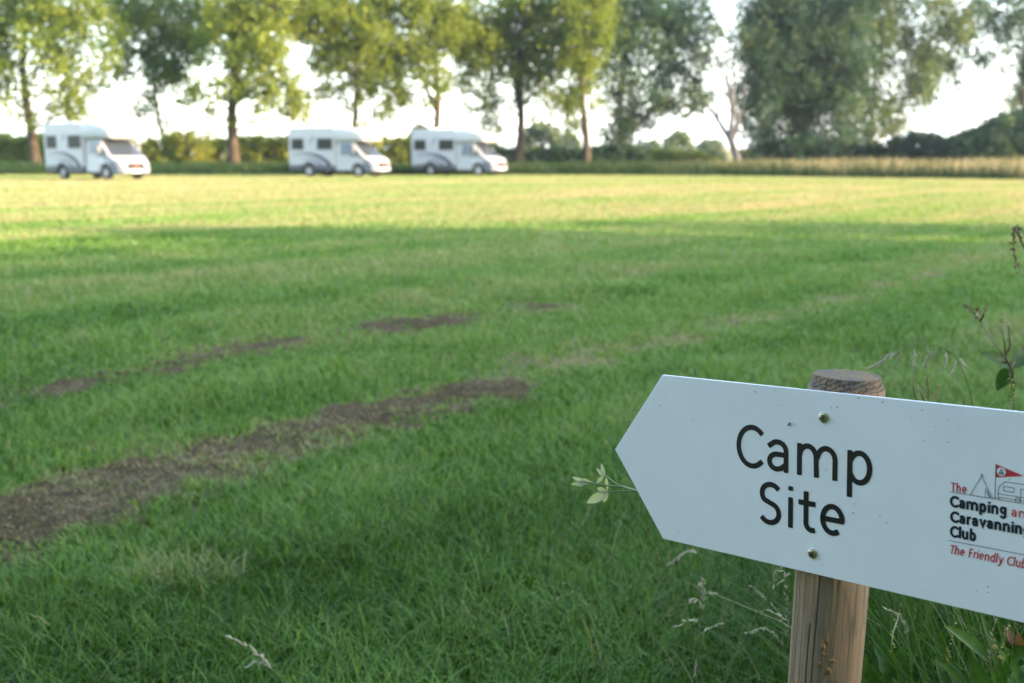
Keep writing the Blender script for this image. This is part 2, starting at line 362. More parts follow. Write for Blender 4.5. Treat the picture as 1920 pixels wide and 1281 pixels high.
def verge():
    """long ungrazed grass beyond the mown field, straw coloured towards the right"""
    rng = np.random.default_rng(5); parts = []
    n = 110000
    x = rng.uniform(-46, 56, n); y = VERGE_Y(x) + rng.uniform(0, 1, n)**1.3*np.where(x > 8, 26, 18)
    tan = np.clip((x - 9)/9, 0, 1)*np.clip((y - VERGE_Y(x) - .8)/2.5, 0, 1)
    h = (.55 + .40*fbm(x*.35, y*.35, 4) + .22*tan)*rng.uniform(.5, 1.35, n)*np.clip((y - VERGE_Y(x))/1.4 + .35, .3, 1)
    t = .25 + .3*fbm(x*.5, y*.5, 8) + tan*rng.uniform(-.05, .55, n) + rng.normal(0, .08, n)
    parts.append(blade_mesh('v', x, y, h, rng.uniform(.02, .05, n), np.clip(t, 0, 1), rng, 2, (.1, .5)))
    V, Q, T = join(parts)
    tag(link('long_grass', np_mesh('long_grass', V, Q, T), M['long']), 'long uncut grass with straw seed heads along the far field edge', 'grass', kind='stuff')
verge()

# ------------------------------------------------------------------ trees and hedges
def noise3(P, seed):
    I = np.floor(P); f = P - I; f = f*f*(3 - 2*f); out = 0
    for dx in (0, 1):
        for dy in (0, 1):
            for dz in (0, 1):
                t = np.sin((I[:, 0]+dx)*127.1 + (I[:, 1]+dy)*311.7 + (I[:, 2]+dz)*74.7 + seed*19.19)*43758.5453; t = t - np.floor(t)
                out = out + t*(f[:, 0] if dx else 1-f[:, 0])*(f[:, 1] if dy else 1-f[:, 1])*(f[:, 2] if dz else 1-f[:, 2])
    return out
def leaf_cloud(centres, radii, n_per, rng, size=(.16, .30), squash=(1, 1, 1), tint=None, droop=.35, gaps=0):
    P = []; T = []
    for i, (c, r) in enumerate(zip(centres, radii)):
        n = max(8, int(n_per*(r**2)))
        q = rng.normal(0, 1, (n, 3)); q /= np.linalg.norm(q, axis=1)[:, None]; q *= (np.abs(rng.normal(0, .42, n)) + rng.random(n)**.5*.62)[:, None]
        # lumpy outline: each direction reaches its own distance
        lump = .72 + .5*vnoise(q[:, 0]*2.3 + i*7.7, q[:, 1]*2.3 + q[:, 2]*3.1, i)
        P.append(np.asarray(c) + q*np.array(squash)*r*lump[:, None])
        b = .5 if tint is None else tint[i]
        T.append(np.clip(b + rng.normal(0, .16, n), 0, 1))
    P = np.concatenate(P); T = np.concatenate(T)
    if gaps:
        keep = noise3(P*.85, 5)*.6 + noise3(P*2.1, 9)*.4 + rng.normal(0, .05, len(P)) > gaps; P, T = P[keep], T[keep]
    n = len(P)
    a = rng.normal(0, 1, (n, 3)); a[:, 2] -= droop; a /= np.linalg.norm(a, axis=1)[:, None]
    b = np.cross(a, rng.normal(0, 1, (n, 3))); b /= np.linalg.norm(b, axis=1)[:, None]
    L = rng.uniform(size[0], size[1], n)[:, None]; W = L*.36
    V = np.stack([P - a*L*.5, P + b*W - a*L*.08, P + a*L*.5, P - b*W - a*L*.08], 1).reshape(-1, 3)
    return V, np.arange(4*n).reshape(-1, 4), T

def tree(name, label, base_px, Y, top_px, clumps, height, up_rx, seed, mat, trunk_r, fork=None, dens=120, base_t=.5, dscale=1.0, group=None, upper=26, size=(.20, .38), gaps=.41, fill=7):
    """clumps: foliage masses (px, py, radius px) in the lower crown; the crown above the frame is grown at random"""
    rng = np.random.default_rng(seed); rnd = random.Random(seed)
    b = at(base_px[0], base_px[1], Y); b[2] = 0.0
    tp = at(top_px[0], top_px[1], Y); kx = (tp[0] - b[0])/max(tp[2], 1)
    mpp = Y/F_PX
    root = empty(name, tuple(b)); tag(root, label, 'tree', group)
    def axis(z):
        u = z/height
        return np.array([kx*z*(1 - .25*u) + .18*math.sin(z*.55 + seed), .15*math.sin(z*.4 + seed*2), z])
    if fill:
        xs_ = [c[0] for c in clumps]; clumps = list(clumps) + [(rnd.uniform(min(xs_) - 8, max(xs_) + 8), rnd.uniform(-10, 135)*rnd.random()**.3, rnd.uniform(20, 32)) for _ in range(fill)]
    C = []; RR = []
    for (px, py, r) in clumps:
        p = at(px, py, Y) - b; rr = r*mpp*rnd.uniform(.95, 1.2)
        rr *= 1.32; p[1] = rnd.uniform(-1, 1)*max(1.2, up_rx*.8); C.append(p); RR.append(rr)
        C.append(p + np.array([rnd.uniform(-.6, .6), rnd.uniform(-1.6, 1.6), rnd.uniform(-.5, .5)])); RR.append(rr*.9)
        for q in range(2): C.append(p + rng.normal(0, 1, 3)*rr*np.array([.9, .9, .8])); RR.append(rr*rnd.uniform(.5, .75))
    for k in range(upper):
        z = 12.5 + (height - 13)*k/max(1, upper-1); u = (z - 12.5)/(height - 12)
        rr = up_rx*math.sqrt(max(.05, 1 - u*u)); an = rnd.uniform(0, 6.283); q = rnd.uniform(.2, .8)
        C.append(axis(min(z, height*.98)) + np.array([math.cos(an)*rr*q, math.sin(an)*rr*q, 0])); RR.append(rnd.uniform(1.2, 1.8))
    wood = MB()
    zs = np.linspace(-.2, height*.92, 15)
    flare = lambda z: trunk_r*(1 + .55*math.exp(-max(z, 0)/.55))*(1 - .88*(max(z, 0)/height)**.85)
    wood.tube([axis(z) if z > 0 else axis(0)*np.array([1, 1, 0]) + np.array([0, 0, z]) for z in zs], [flare(z) for z in zs], 10)
    if fork:
        fz, fx, fz2 = fork
        p0 = axis(fz); p1 = p0 + np.array([fx*.45, .2, (fz2-fz)*.3]); p2 = p0 + np.array([fx*.9, .4, (fz2-fz)*.7]); p3 = p0 + np.array([fx, .5, fz2-fz])
        wood.tube([p0, p1, p2, p3], [trunk_r*.62, trunk_r*.52, trunk_r*.4, trunk_r*.18], 8)
    for i in range(0, len(C)):
        c = C[i]
        if i % 4 and i < 4*len(clumps): continue
        hd = math.hypot(c[0] - axis(max(c[2], 1))[0], c[1])
        z0 = max(2.6, min(height*.85, c[2] - hd*rnd.uniform(.1, .6))); p0 = axis(z0)
        if hd < .5: continue
        mid = p0*.45 + c*.55 + np.array([0, 0, hd*.10]) + rng.normal(0, .12, 3)
        r0 = min(flare(z0)*.35, .018 + .014*hd)
        wood.tube([p0, p0*.75 + mid*.25 + np.array([0, 0, .08*hd]), mid, c, c + rng.normal(0, .5, 3)], [r0, r0*.8, r0*.55, r0*.3, .008], 5, False)
        for k in range(3):
            e = c + rng.normal(0, RR[i]*.55, 3); wood.tube([mid*.35 + c*.65, e], [r0*.3, .006], 4, False)
    wood.build('trunk', M['bark'], root, smooth=True)
    tints = [np.clip(base_t + rnd.uniform(-.22, .22), 0, 1) for _ in C]
    V, Q, T = leaf_cloud(C, RR, dens*dscale, rng, size=size, tint=tints, gaps=gaps)
    link('crown', np_mesh('crown', V, Q, T), mat, root)
    return root
ROW = 'tall trees along the far side of the field'
T1 = [(10,15,35),(60,10,30),(100,25,40),(140,30,40),(170,60,25),(110,70,35),(150,100,40),(95,110,25),(120,150,35),(165,140,28),(130,195,33),(150,212,22),(85,140,18),(50,165,25),(20,150,25),(5,135,20),(45,198,14),(58,222,13),(15,80,16),(30,188,11),(178,20,30),(-30,40,35),(-35,110,30),(-30,170,22)]
T2 = [(240,25,33),(285,15,33),(330,25,28),(375,10,28),(235,70,30),(275,90,28),(320,70,26),(360,60,28),(385,85,22),(240,125,23),(280,130,22),(330,120,25),(365,105,24),(225,100,18),(260,175,18),(300,150,20),(340,150,19),(290,205,18),(330,195,16),(312,222,13),(270,215,12),(355,130,18)]
T3 = [(440,20,35),(480,15,35),(520,20,35),(560,15,30),(430,70,30),(470,60,35),(510,75,35),(440,110,30),(480,105,32),(530,110,28),(420,150,28),(455,150,28),(400,170,20),(430,185,22),(500,150,26),(545,150,26),(520,185,22),(560,180,22),(470,180,18),(410,205,16),(560,213,18),(540,205,16)]
T4 = [(590,20,30),(630,25,35),(670,20,35),(650,70,32),(680,80,28),(620,80,25),(660,120,32),(640,150,24),(680,150,23),(665,180,18),(620,150,16),(610,120,18),(645,196,13),(575,60,23),(600,175,16),(690,40,25)]
T5 = [(720,40,30),(760,25,35),(800,30,35),(840,20,30),(700,90,25),(740,95,32),(780,90,35),(815,95,28),(720,140,30),(755,140,30),(800,140,28),(825,165,20),(735,185,25),(720,215,17),(760,180,16),(800,190,13),(690,130,20),(830,60,28),(860,40,25)]
T6 = [(890,40,35),(930,30,35),(970,35,35),(1010,25,35),(1050,30,30),(880,95,32),(920,100,28),(960,90,32),(1000,95,35),(1045,80,30),(870,145,25),(905,160,24),(940,140,24),(990,140,28),(1025,130,28),(895,200,20),(925,190,17),(1010,165,21),(1040,170,20),(905,225,14),(950,60,30)]
T7 = [(1080,20,35),(1100,70,35),(1060,120,28),(1095,120,30),(1070,160,28),(1095,165,25),(1075,200,22),(1112,200,17),(1062,225,17),(1085,232,13),(1115,60,30)]
T8 = [(1150,30,38),(1200,25,38),(1250,30,38),(1300,25,35),(1332,35,20),(1150,85,35),(1200,85,38),(1250,85,38),(1300,80,35),(1332,75,18),(1150,140,32),(1195,135,32),(1245,135,32),(1295,130,30),(1320,110,22),(1155,185,28),(1200,180,28),(1250,180,28),(1295,175,23),(1150,225,25),(1190,215,25),(1240,210,20),(1280,200,16),(1150,265,22),(1180,255,19),(1140,290,17),(1190,283,16),(1215,235,15),(1310,192,13)]
T9 = [(x + random.Random(x*y).uniform(-10, 10), y + random.Random(x+y).uniform(-8, 8), 33) for x in range(1420, 1610, 34) for y in range(5, 200, 32)] + [(1400,60,20),(1396,110,20),(1410,235,18),(1440,240,25),(1480,230,28),(1520,235,30),(1560,230,28),(1500,265,26),(1450,270,24),(1545,268,26),(1590,260,24)]
T10 = [(1610,20,30),(1650,15,35),(1700,15,35),(1745,20,32),(1770,60,25),(1600,70,28),(1640,75,25),(1690,60,30),(1735,75,32),(1610,120,25),(1670,115,24),(1715,115,32),(1755,115,25),(1600,170,25),(1660,170,22),(1700,155,30),(1735,150,25),(1620,215,22),(1675,205,26),(1705,190,22),(1600,250,22),(1665,240,22),(1690,235,16),(1640,255,18)]
T11 = [(1795,15,32),(1840,20,35),(1885,15,32),(1800,70,26),(1845,75,26),(1795,120,20),(1835,120,18),(1870,55,22),(1800,152,13),(1908,140,20),(1915,178,22),(1905,100,20),(1950,50,40),(1965,115,40),(1960,175,36),(1990,80,40)]
tree('poplar_tree', 'tall tree with bright leaves hanging behind the leftmost motorhome', (60, 305), 78, (42, 20), T1, 22, 3.4, 1, M['leaf'], .36, base_t=.62, group=ROW)
tree('poplar_tree', 'slender dark leaved tree leaning left behind the bright bush', (318, 255), 93, (262, 40), T2, 21, 3.6, 2, M['leaf'], .22, base_t=.30, group=ROW)
tree('poplar_tree', 'thick trunked bright tree standing between the left and middle motorhomes', (441, 305), 80, (430, 20), T3, 23, 3.6, 3, M['leaf'], .42, base_t=.66, group=ROW)
tree('poplar_tree', 'tree whose bare trunk rises over the roof of the middle motorhome', (664, 300), 84, (668, 20), T4, 22, 3.0, 4, M['leaf'], .27, base_t=.62, group=ROW)
tree('poplar_tree', 'forked tree whose trunk rises over the roof of the third motorhome', (815, 300), 86, (820, 20), T5, 22, 3.4, 5, M['leaf'], .34, (4.6, -1.9, 10.5), base_t=.55, group=ROW)
tree('poplar_tree', 'tree with a twin stem just right of the third motorhome', (969, 305), 91, (985, 20), T6, 23, 3.8, 6, M['leaf'], .38, (4.4, -1.0, 12.5), base_t=.42, group=ROW)
tree('poplar_tree', 'narrow tree with leaves low on its pale trunk, beside the spreading dark one', (1097, 305), 89, (1092, 20), T7, 22, 2.4, 7, M['leaf'], .34, base_t=.55, group=ROW)
tree('poplar_tree', 'broad spreading dark green tree left of the bare dead tree', (1165, 303), 97, (1170, 20), T8, 23, 5.0, 8, M['leaf_dark'], .36, base_t=.45, group=ROW)
tree('poplar_tree', 'massive dense blue green tree right of the bare dead tree', (1500, 300), 100, (1505, 20), T9, 24, 5.0, 9, M['leaf_dark'], .45, dens=120, gaps=.40, fill=0, base_t=.42, group=ROW)
tree('poplar_tree', 'loose crowned tree with sky showing through, right of the massive dense one', (1638, 298), 104, (1634, 20), T10, 23, 4.2, 10, M['leaf_dark'], .26, base_t=.75, gaps=.41, fill=0, group=ROW)
tree('poplar_tree', 'feathery tree cut off by the right edge behind the biggest bush', (1916, 298), 104, (1924, 20), T11, 22, 4.0, 12, M['leaf_dark'], .30, base_t=.55, gaps=.43, fill=0, group=ROW)

def dead_tree():
    Y = 84; b = at(1384, 300, Y); b[2] = 0
    root = empty('dead_tree', tuple(b)); tag(root, 'pale leafless dead tree with twisted bare limbs', 'tree')
    W = MB(); q = lambda px, py, dy=0.0: at(px, py, Y) - b + np.array([0, dy, 0])
    W.tube([np.array([0, 0, -.2]), np.array([0, 0, .3]), q(1380, 290), q(1372, 268), q(1364, 250)], [.48, .38, .30, .27, .22], 10)
    limbs = [([(1366,255),(1360,246),(1348,225),(1335,205),(1322,195),(1308,190)], .16, 0.6), ([(1368,262),(1370,240),(1372,215),(1369,190),(1362,160),(1352,130),(1338,100)], .17, -.4),
             ([(1372,262),(1382,240),(1384,220),(1376,200),(1374,170),(1380,140),(1377,110)], .16, .3), ([(1384,226),(1392,210),(1400,195),(1402,170)], .08, .8), ([(1371,200),(1364,185),(1345,170),(1320,160)], .06, -.9),
             ([(1362,160),(1368,130),(1366,100)], .05, .4), ([(1348,225),(1345,205),(1330,180)], .05, .2), ([(1376,200),(1388,170),(1392,140)], .05, -.5), ([(1335,205),(1326,215),(1315,212)], .03, .5), ([(1352,130),(1340,125),(1325,118)], .03, .1), ([(1374,170),(1364,150),(1360,125)], .03, .6)]
    rnd = random.Random(3)
    for pts, r, dy in limbs:
        P = [q(x, y, dy*i/len(pts)*1.8) for i, (x, y) in enumerate(pts)]
        W.tube(P, [max(.055, 1.45*r*(1 - .72*i/(len(P)-1))) for i in range(len(P))], 6, False)
        for k in range(5):
            i = rnd.randrange(1, len(P)); p = P[i]
            e = p + np.array([rnd.uniform(-1, 1), rnd.uniform(-.8, .8), rnd.uniform(-.1, 1.1)])*.9
            W.tube([p, p*.5 + e*.5 + np.array([0, 0, .1]), e], [.05, .04, .02], 4, False)
    W.build('trunk', M['dead_bark'], root, smooth=True)
dead_tree()

def bush(name, label, cat, px0, px1, top, Y, seed, mat, base_t=.5, dens=150, depth=1.6, lumps=None, group=None, size=(.18, .34), bottom=306):
    """px0..px1 wide; top: list of (px, py) giving the outline of its top"""
    rng = np.random.default_rng(seed); rnd = random.Random(seed)
    cxp = (px0 + px1)/2; b = at(cxp, 300, Y); b[2] = 0
    root = empty(name, tuple(b)); tag(root, label, cat, group)
    tx = [p[0] for p in top]; ty = [p[1] for p in top]; mpp = Y/F_PX
    C = []; RR = []; stems = MB()
    W = (px1 - px0)*mpp; nst = max(3, int(W*1.6))
    for k in range(nst):
        px = px0 + (px1 - px0)*(k + .5)/nst + rnd.uniform(-.3, .3)*(px1-px0)/nst
        zt = at(px, float(np.interp(px, tx, ty)), Y)[2]; x = at(px, 300, Y)[0] - b[0]
        z = zt
        while z > .2:
            r = min(.75, .28 + .22*zt*.5)*rnd.uniform(.75, 1.15)
            for j in range(2):
                C.append(np.array([x + rnd.uniform(-.3, .3), rnd.uniform(-depth, depth)*.75, max(.25, z - r*.8)])); RR.append(r)
            z -= r*1.05
        stems.tube([(x, 0, -.1), (x + rnd.uniform(-.2, .2), rnd.uniform(-.3, .3), zt*.5), (x + rnd.uniform(-.4, .4), rnd.uniform(-.5, .5), zt*.85)], [.05, .035, .01], 5)
    stems.build('stems', M['bark'], root)
    V, Q, T = leaf_cloud(C, RR, dens*2.2, rng, size=size, tint=[np.clip(base_t + rnd.uniform(-.2, .2), 0, 1) for _ in C], squash=(1, 1, .9))
    link('foliage', np_mesh('foliage', V, Q, T), mat, root)
    return root
HL, LD, FL = M['hedge_leaf'], M['leaf_dark'], M['far_leaf']
bush('hedge', 'low hedge seen left of and behind the leftmost motorhome', 'hedge', -60, 250, [(-60,256),(0,252),(40,260),(75,246),(120,256),(250,256)], 94, 21, HL, .55)
bush('bush', 'bright yellow green bush right of the leftmost motorhome', 'bush', 255, 392, [(255,278),(275,261),(310,255),(335,244),(360,244),(380,255),(392,268)], 86, 22, HL, .80)
bush('hedge', 'hedge running behind the thick tree trunk up to the middle motorhome', 'hedge', 392, 640, [(392,260),(420,257),(470,254),(505,258),(545,251),(640,254)], 90, 23, HL, .68)
bush('hedge', 'hedge between the middle and third motorhomes', 'hedge', 640, 860, [(640,253),(690,252),(740,258),(790,252),(860,252)], 90, 24, HL, .62)
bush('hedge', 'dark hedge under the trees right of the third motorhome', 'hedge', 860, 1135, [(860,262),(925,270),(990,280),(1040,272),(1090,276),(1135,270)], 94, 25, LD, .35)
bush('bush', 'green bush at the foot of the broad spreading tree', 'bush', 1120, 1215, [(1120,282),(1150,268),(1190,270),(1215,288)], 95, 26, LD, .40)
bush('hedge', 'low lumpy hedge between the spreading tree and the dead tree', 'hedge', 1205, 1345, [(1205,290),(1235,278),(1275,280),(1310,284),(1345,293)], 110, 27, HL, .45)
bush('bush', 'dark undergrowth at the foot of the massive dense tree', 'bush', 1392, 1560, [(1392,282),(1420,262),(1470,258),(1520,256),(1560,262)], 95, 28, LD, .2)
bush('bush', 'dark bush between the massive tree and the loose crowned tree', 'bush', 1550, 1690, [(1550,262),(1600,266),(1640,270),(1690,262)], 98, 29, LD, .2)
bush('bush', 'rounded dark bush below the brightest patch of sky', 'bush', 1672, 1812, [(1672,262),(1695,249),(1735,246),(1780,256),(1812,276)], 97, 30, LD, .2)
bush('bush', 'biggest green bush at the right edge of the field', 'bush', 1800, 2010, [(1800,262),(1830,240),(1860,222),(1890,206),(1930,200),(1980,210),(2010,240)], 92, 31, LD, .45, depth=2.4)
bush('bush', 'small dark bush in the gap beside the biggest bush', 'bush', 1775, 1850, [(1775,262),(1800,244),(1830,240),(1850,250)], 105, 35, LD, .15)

DG = 'distant trees beyond the hedges'
def far_tree(label, px0, px1, top, Y, seed, t): bush('distant_tree', label, 'tree', px0, px1, top, Y, seed, FL, t, dens=14, depth=5, size=(.5, 1.0), group=DG)
def distant(label, px0, px1, py, Y, seed, t):
    rng = np.random.default_rng(seed); rnd = random.Random(seed)
    b = at((px0+px1)/2, 290, Y); b[2] = 0; mpp = Y/F_PX; hw = (px1-px0)*mpp/2; H = at(0, py, Y)[2]
    root = empty('distant_tree', tuple(b)); tag(root, label, 'tree', DG)
    C = [np.array([rnd.uniform(-.75, .75)*hw, rnd.uniform(-.6, .6)*hw, 0]) for _ in range(26)]; RR = []
    for c in C:
        e = math.sqrt(max(.1, 1 - (c[0]/hw)**2)); r = hw*rnd.uniform(.28, .42); c[2] = max(r*.5, H*e - r*rnd.uniform(.8, 1.9)*.9); RR.append(r)
    C += [np.array([rnd.uniform(-.8, .8)*hw, 0, H*.25]) for _ in range(8)]; RR += [hw*.4]*8
    MB().tube([(0, 0, -.3), (0, 0, H*.5), (.2, 0, H*.8)], [.35, .25, .05], 7).build('trunk', M['bark'], root)
    V, Q, T = leaf_cloud(C, RR, 60, rng, size=(.4, .9), tint=[np.clip(t + rnd.uniform(-.2, .2), 0, 1) for _ in C])
    link('crown', np_mesh('crown', V, Q, T), FL, root)
distant('distant round tree seen past the roof of the third motorhome', 760, 815, 232, 170, 41, .3)
distant('distant grey green tree right of the twin stemmed tree', 975, 1055, 226, 160, 42, .35)
distant('distant low tree left of the twin stemmed tree', 880, 940, 246, 190, 43, .5)
distant('distant sunlit round tree under the spreading tree', 1240, 1302, 246, 180, 44, .8)
distant('distant dark round tree left of the dead tree', 1305, 1362, 258, 200, 45, .4)
distant('distant low tree at the left edge of the photo', -30, 40, 250, 190, 46, .5)
distant('distant low tree right of the thick tree trunk', 462, 520, 254, 210, 47, .6)
distant('distant pale tree between the narrow tree and the twin stemmed one', 1040, 1090, 248, 200, 48, .6)
distant('distant small tree under the spreading tree, beside the sunlit one', 1200, 1245, 262, 220, 49, .55)

# a low rise of ripe corn far behind
def rise():
    xs = np.linspace(-320, 320, 81); ys = np.linspace(230, 620, 40); X, Y = np.meshgrid(xs, ys)
    Z = 5.2*np.clip((Y - 230)/220, 0, 1)**1.2*np.clip((620 - Y)/120, 0, 1)*(.75 + .5*fbm(X*.012, Y*.012, 3)) - .3
    n = len(xs); idx = np.arange((len(ys)-1)*(n-1)); i, j = idx//(n-1), idx % (n-1)
    q = np.stack([i*n+j, i*n+j+1, (i+1)*n+j+1, (i+1)*n+j], 1)
    tag(link('corn_field', np_mesh('corn_field', np.stack([X.ravel(), Y.ravel(), Z.ravel()], 1), q, smooth=True), plain('ripe_corn', (.30, .245, .10), .95, spec=.1, vary=.2, scale=.2)), kind='structure')
rise()

# the tall trees out of frame on the right whose evening shadow lies over the near grass
def shade_trees():
    def one(loc, rad, H, seed, label, n=34, dens=52):
        rng = np.random.default_rng(seed); rnd = random.Random(seed)
        root = empty('field_tree', loc); tag(root, label, 'tree', 'trees at the right hand side of the field')
        C = []; RR = []
        for k in range(n):
            an = rnd.uniform(0, 6.283); q = math.sqrt(rnd.random())*rad*.75; u = rnd.random(); z = .9 + (H - 2.0)*u
            s = math.sqrt(max(.08, 1 - max(0, (u - .45)/.58)**2))
            C.append(np.array([math.cos(an)*q*s, math.sin(an)*q*s, z])); RR.append(rnd.uniform(1.2, 1.7)*(.6 + .4*min(1, rad/4)))
        MB().tube([(0, 0, -.2), (0, 0, H*.5), (.2, .1, H*.85)], [.35, .25, .05], 8).build('trunk', M['bark'], root)
        V, Q, T = leaf_cloud(C, RR, dens, rng, size=(.35, .6)); link('crown', np_mesh('crown', V, Q, T), M['leaf_dark'], root)
        return root
    a = one((30, -2.6, 0), 4.6, 14.0, 61, 'tallest dense tree beside the field, out to the right', 60)
    for i, (x, y, s, l) in enumerate([(33, -9.5, 1.0, 'dense tree beside the field, next to the tallest one'), (31, -16, .95, 'dense tree beside the field, second from the tallest one'), (34, -23, 1.05, 'dense tree beside the field, last of its row'), (37, -6.0, 1.05, 'dense tree beside the field, behind the tallest one')]):
        c = copy_tree(a); c.location = (x, y, 0); c.scale = (s,)*3; c.rotation_euler.z = 1.3*i + .5; c['label'] = l
    for i, (x, y, s, l) in enumerate([(-20, 0, 1.0, 'added shade tree behind the photographer, farthest to the left'), (-14, -6, .9, 'added shade tree behind the photographer, second from the left'), (-7.5, -7.2, 1.0, 'added shade tree behind the photographer, third from the left'), (-.5, -7.2, .92, 'added shade tree right behind the photographer'), (6.5, -7.6, 1.0, 'added shade tree behind the photographer, farthest to the right')]):  # row added behind the camera to cut skylight on sign and near grass
        c = copy_tree(a); c.location = (x, y, 0); c.scale = (s,)*3; c.rotation_euler.z = 2.1*i + .9; c['label'] = l
    one((30, 4.2, 0), 3.0, 8.6, 62, 'middling round tree beside the field, out to the right', 40)
    one((33, .4, 0), 3.0, 9.6, 64, 'round tree beside the field, between the tallest and the middling one', 40)
    one((29.5, 7.7, 0), 2.6, 6.7, 63, 'low round tree at the end of the row beside the field', 34)
shade_trees()

# ------------------------------------------------------------------ the sign
O = np.array([0.16416149, 1.10701224, 0.59283686])
BU = np.array([0.71979458, -0.69202625, 0.05473054]); BV = np.array([-0.019893, 0.0582462, 0.99810403]); BN = np.array([-0.69390204, -0.71951862, 0.02815882])
def on_board(px, py):
    d = ray(px, py); t = ((O - np.array([0, 0, CAM_H])) @ BN)/(d @ BN); P = np.array([0, 0, CAM_H]) + d*t - O
    return P @ BU, P @ BV
def behind(px, py, dist):         # point on the pixel's ray, dist metres behind the board's plane
    d = ray(px, py); t = ((O - BN*dist - np.array([0, 0, CAM_H])) @ BN)/(d @ BN)
    return np.array([0, 0, CAM_H]) + d*t
BM = Matrix(((BU[0], BV[0], BN[0], O[0]), (BU[1], BV[1], BN[1], O[1]), (BU[2], BV[2], BN[2], O[2]), (0, 0, 0, 1)))
PR = .0357                        # radius of the post
pa = behind(1588, 715, PR + .0035); pb = behind(1560, 1090, PR + .0035)
ax = (pa - pb)/np.linalg.norm(pa - pb)
TOP = behind(1588, 703, PR + .0035); foot = TOP - ax*(TOP[2]/ax[2])
sign = empty('camp_sign', tuple(foot))
tag(sign, 'white arrow shaped board lettered Camp Site, screwed to a round wooden post', 'sign')
SHIFT = Matrix.Translation(-Vector(foot))
def on_sign(o):                   # objects modelled in board coordinates (u, v, out of the board)
    o.matrix_local = SHIFT @ BM; return o

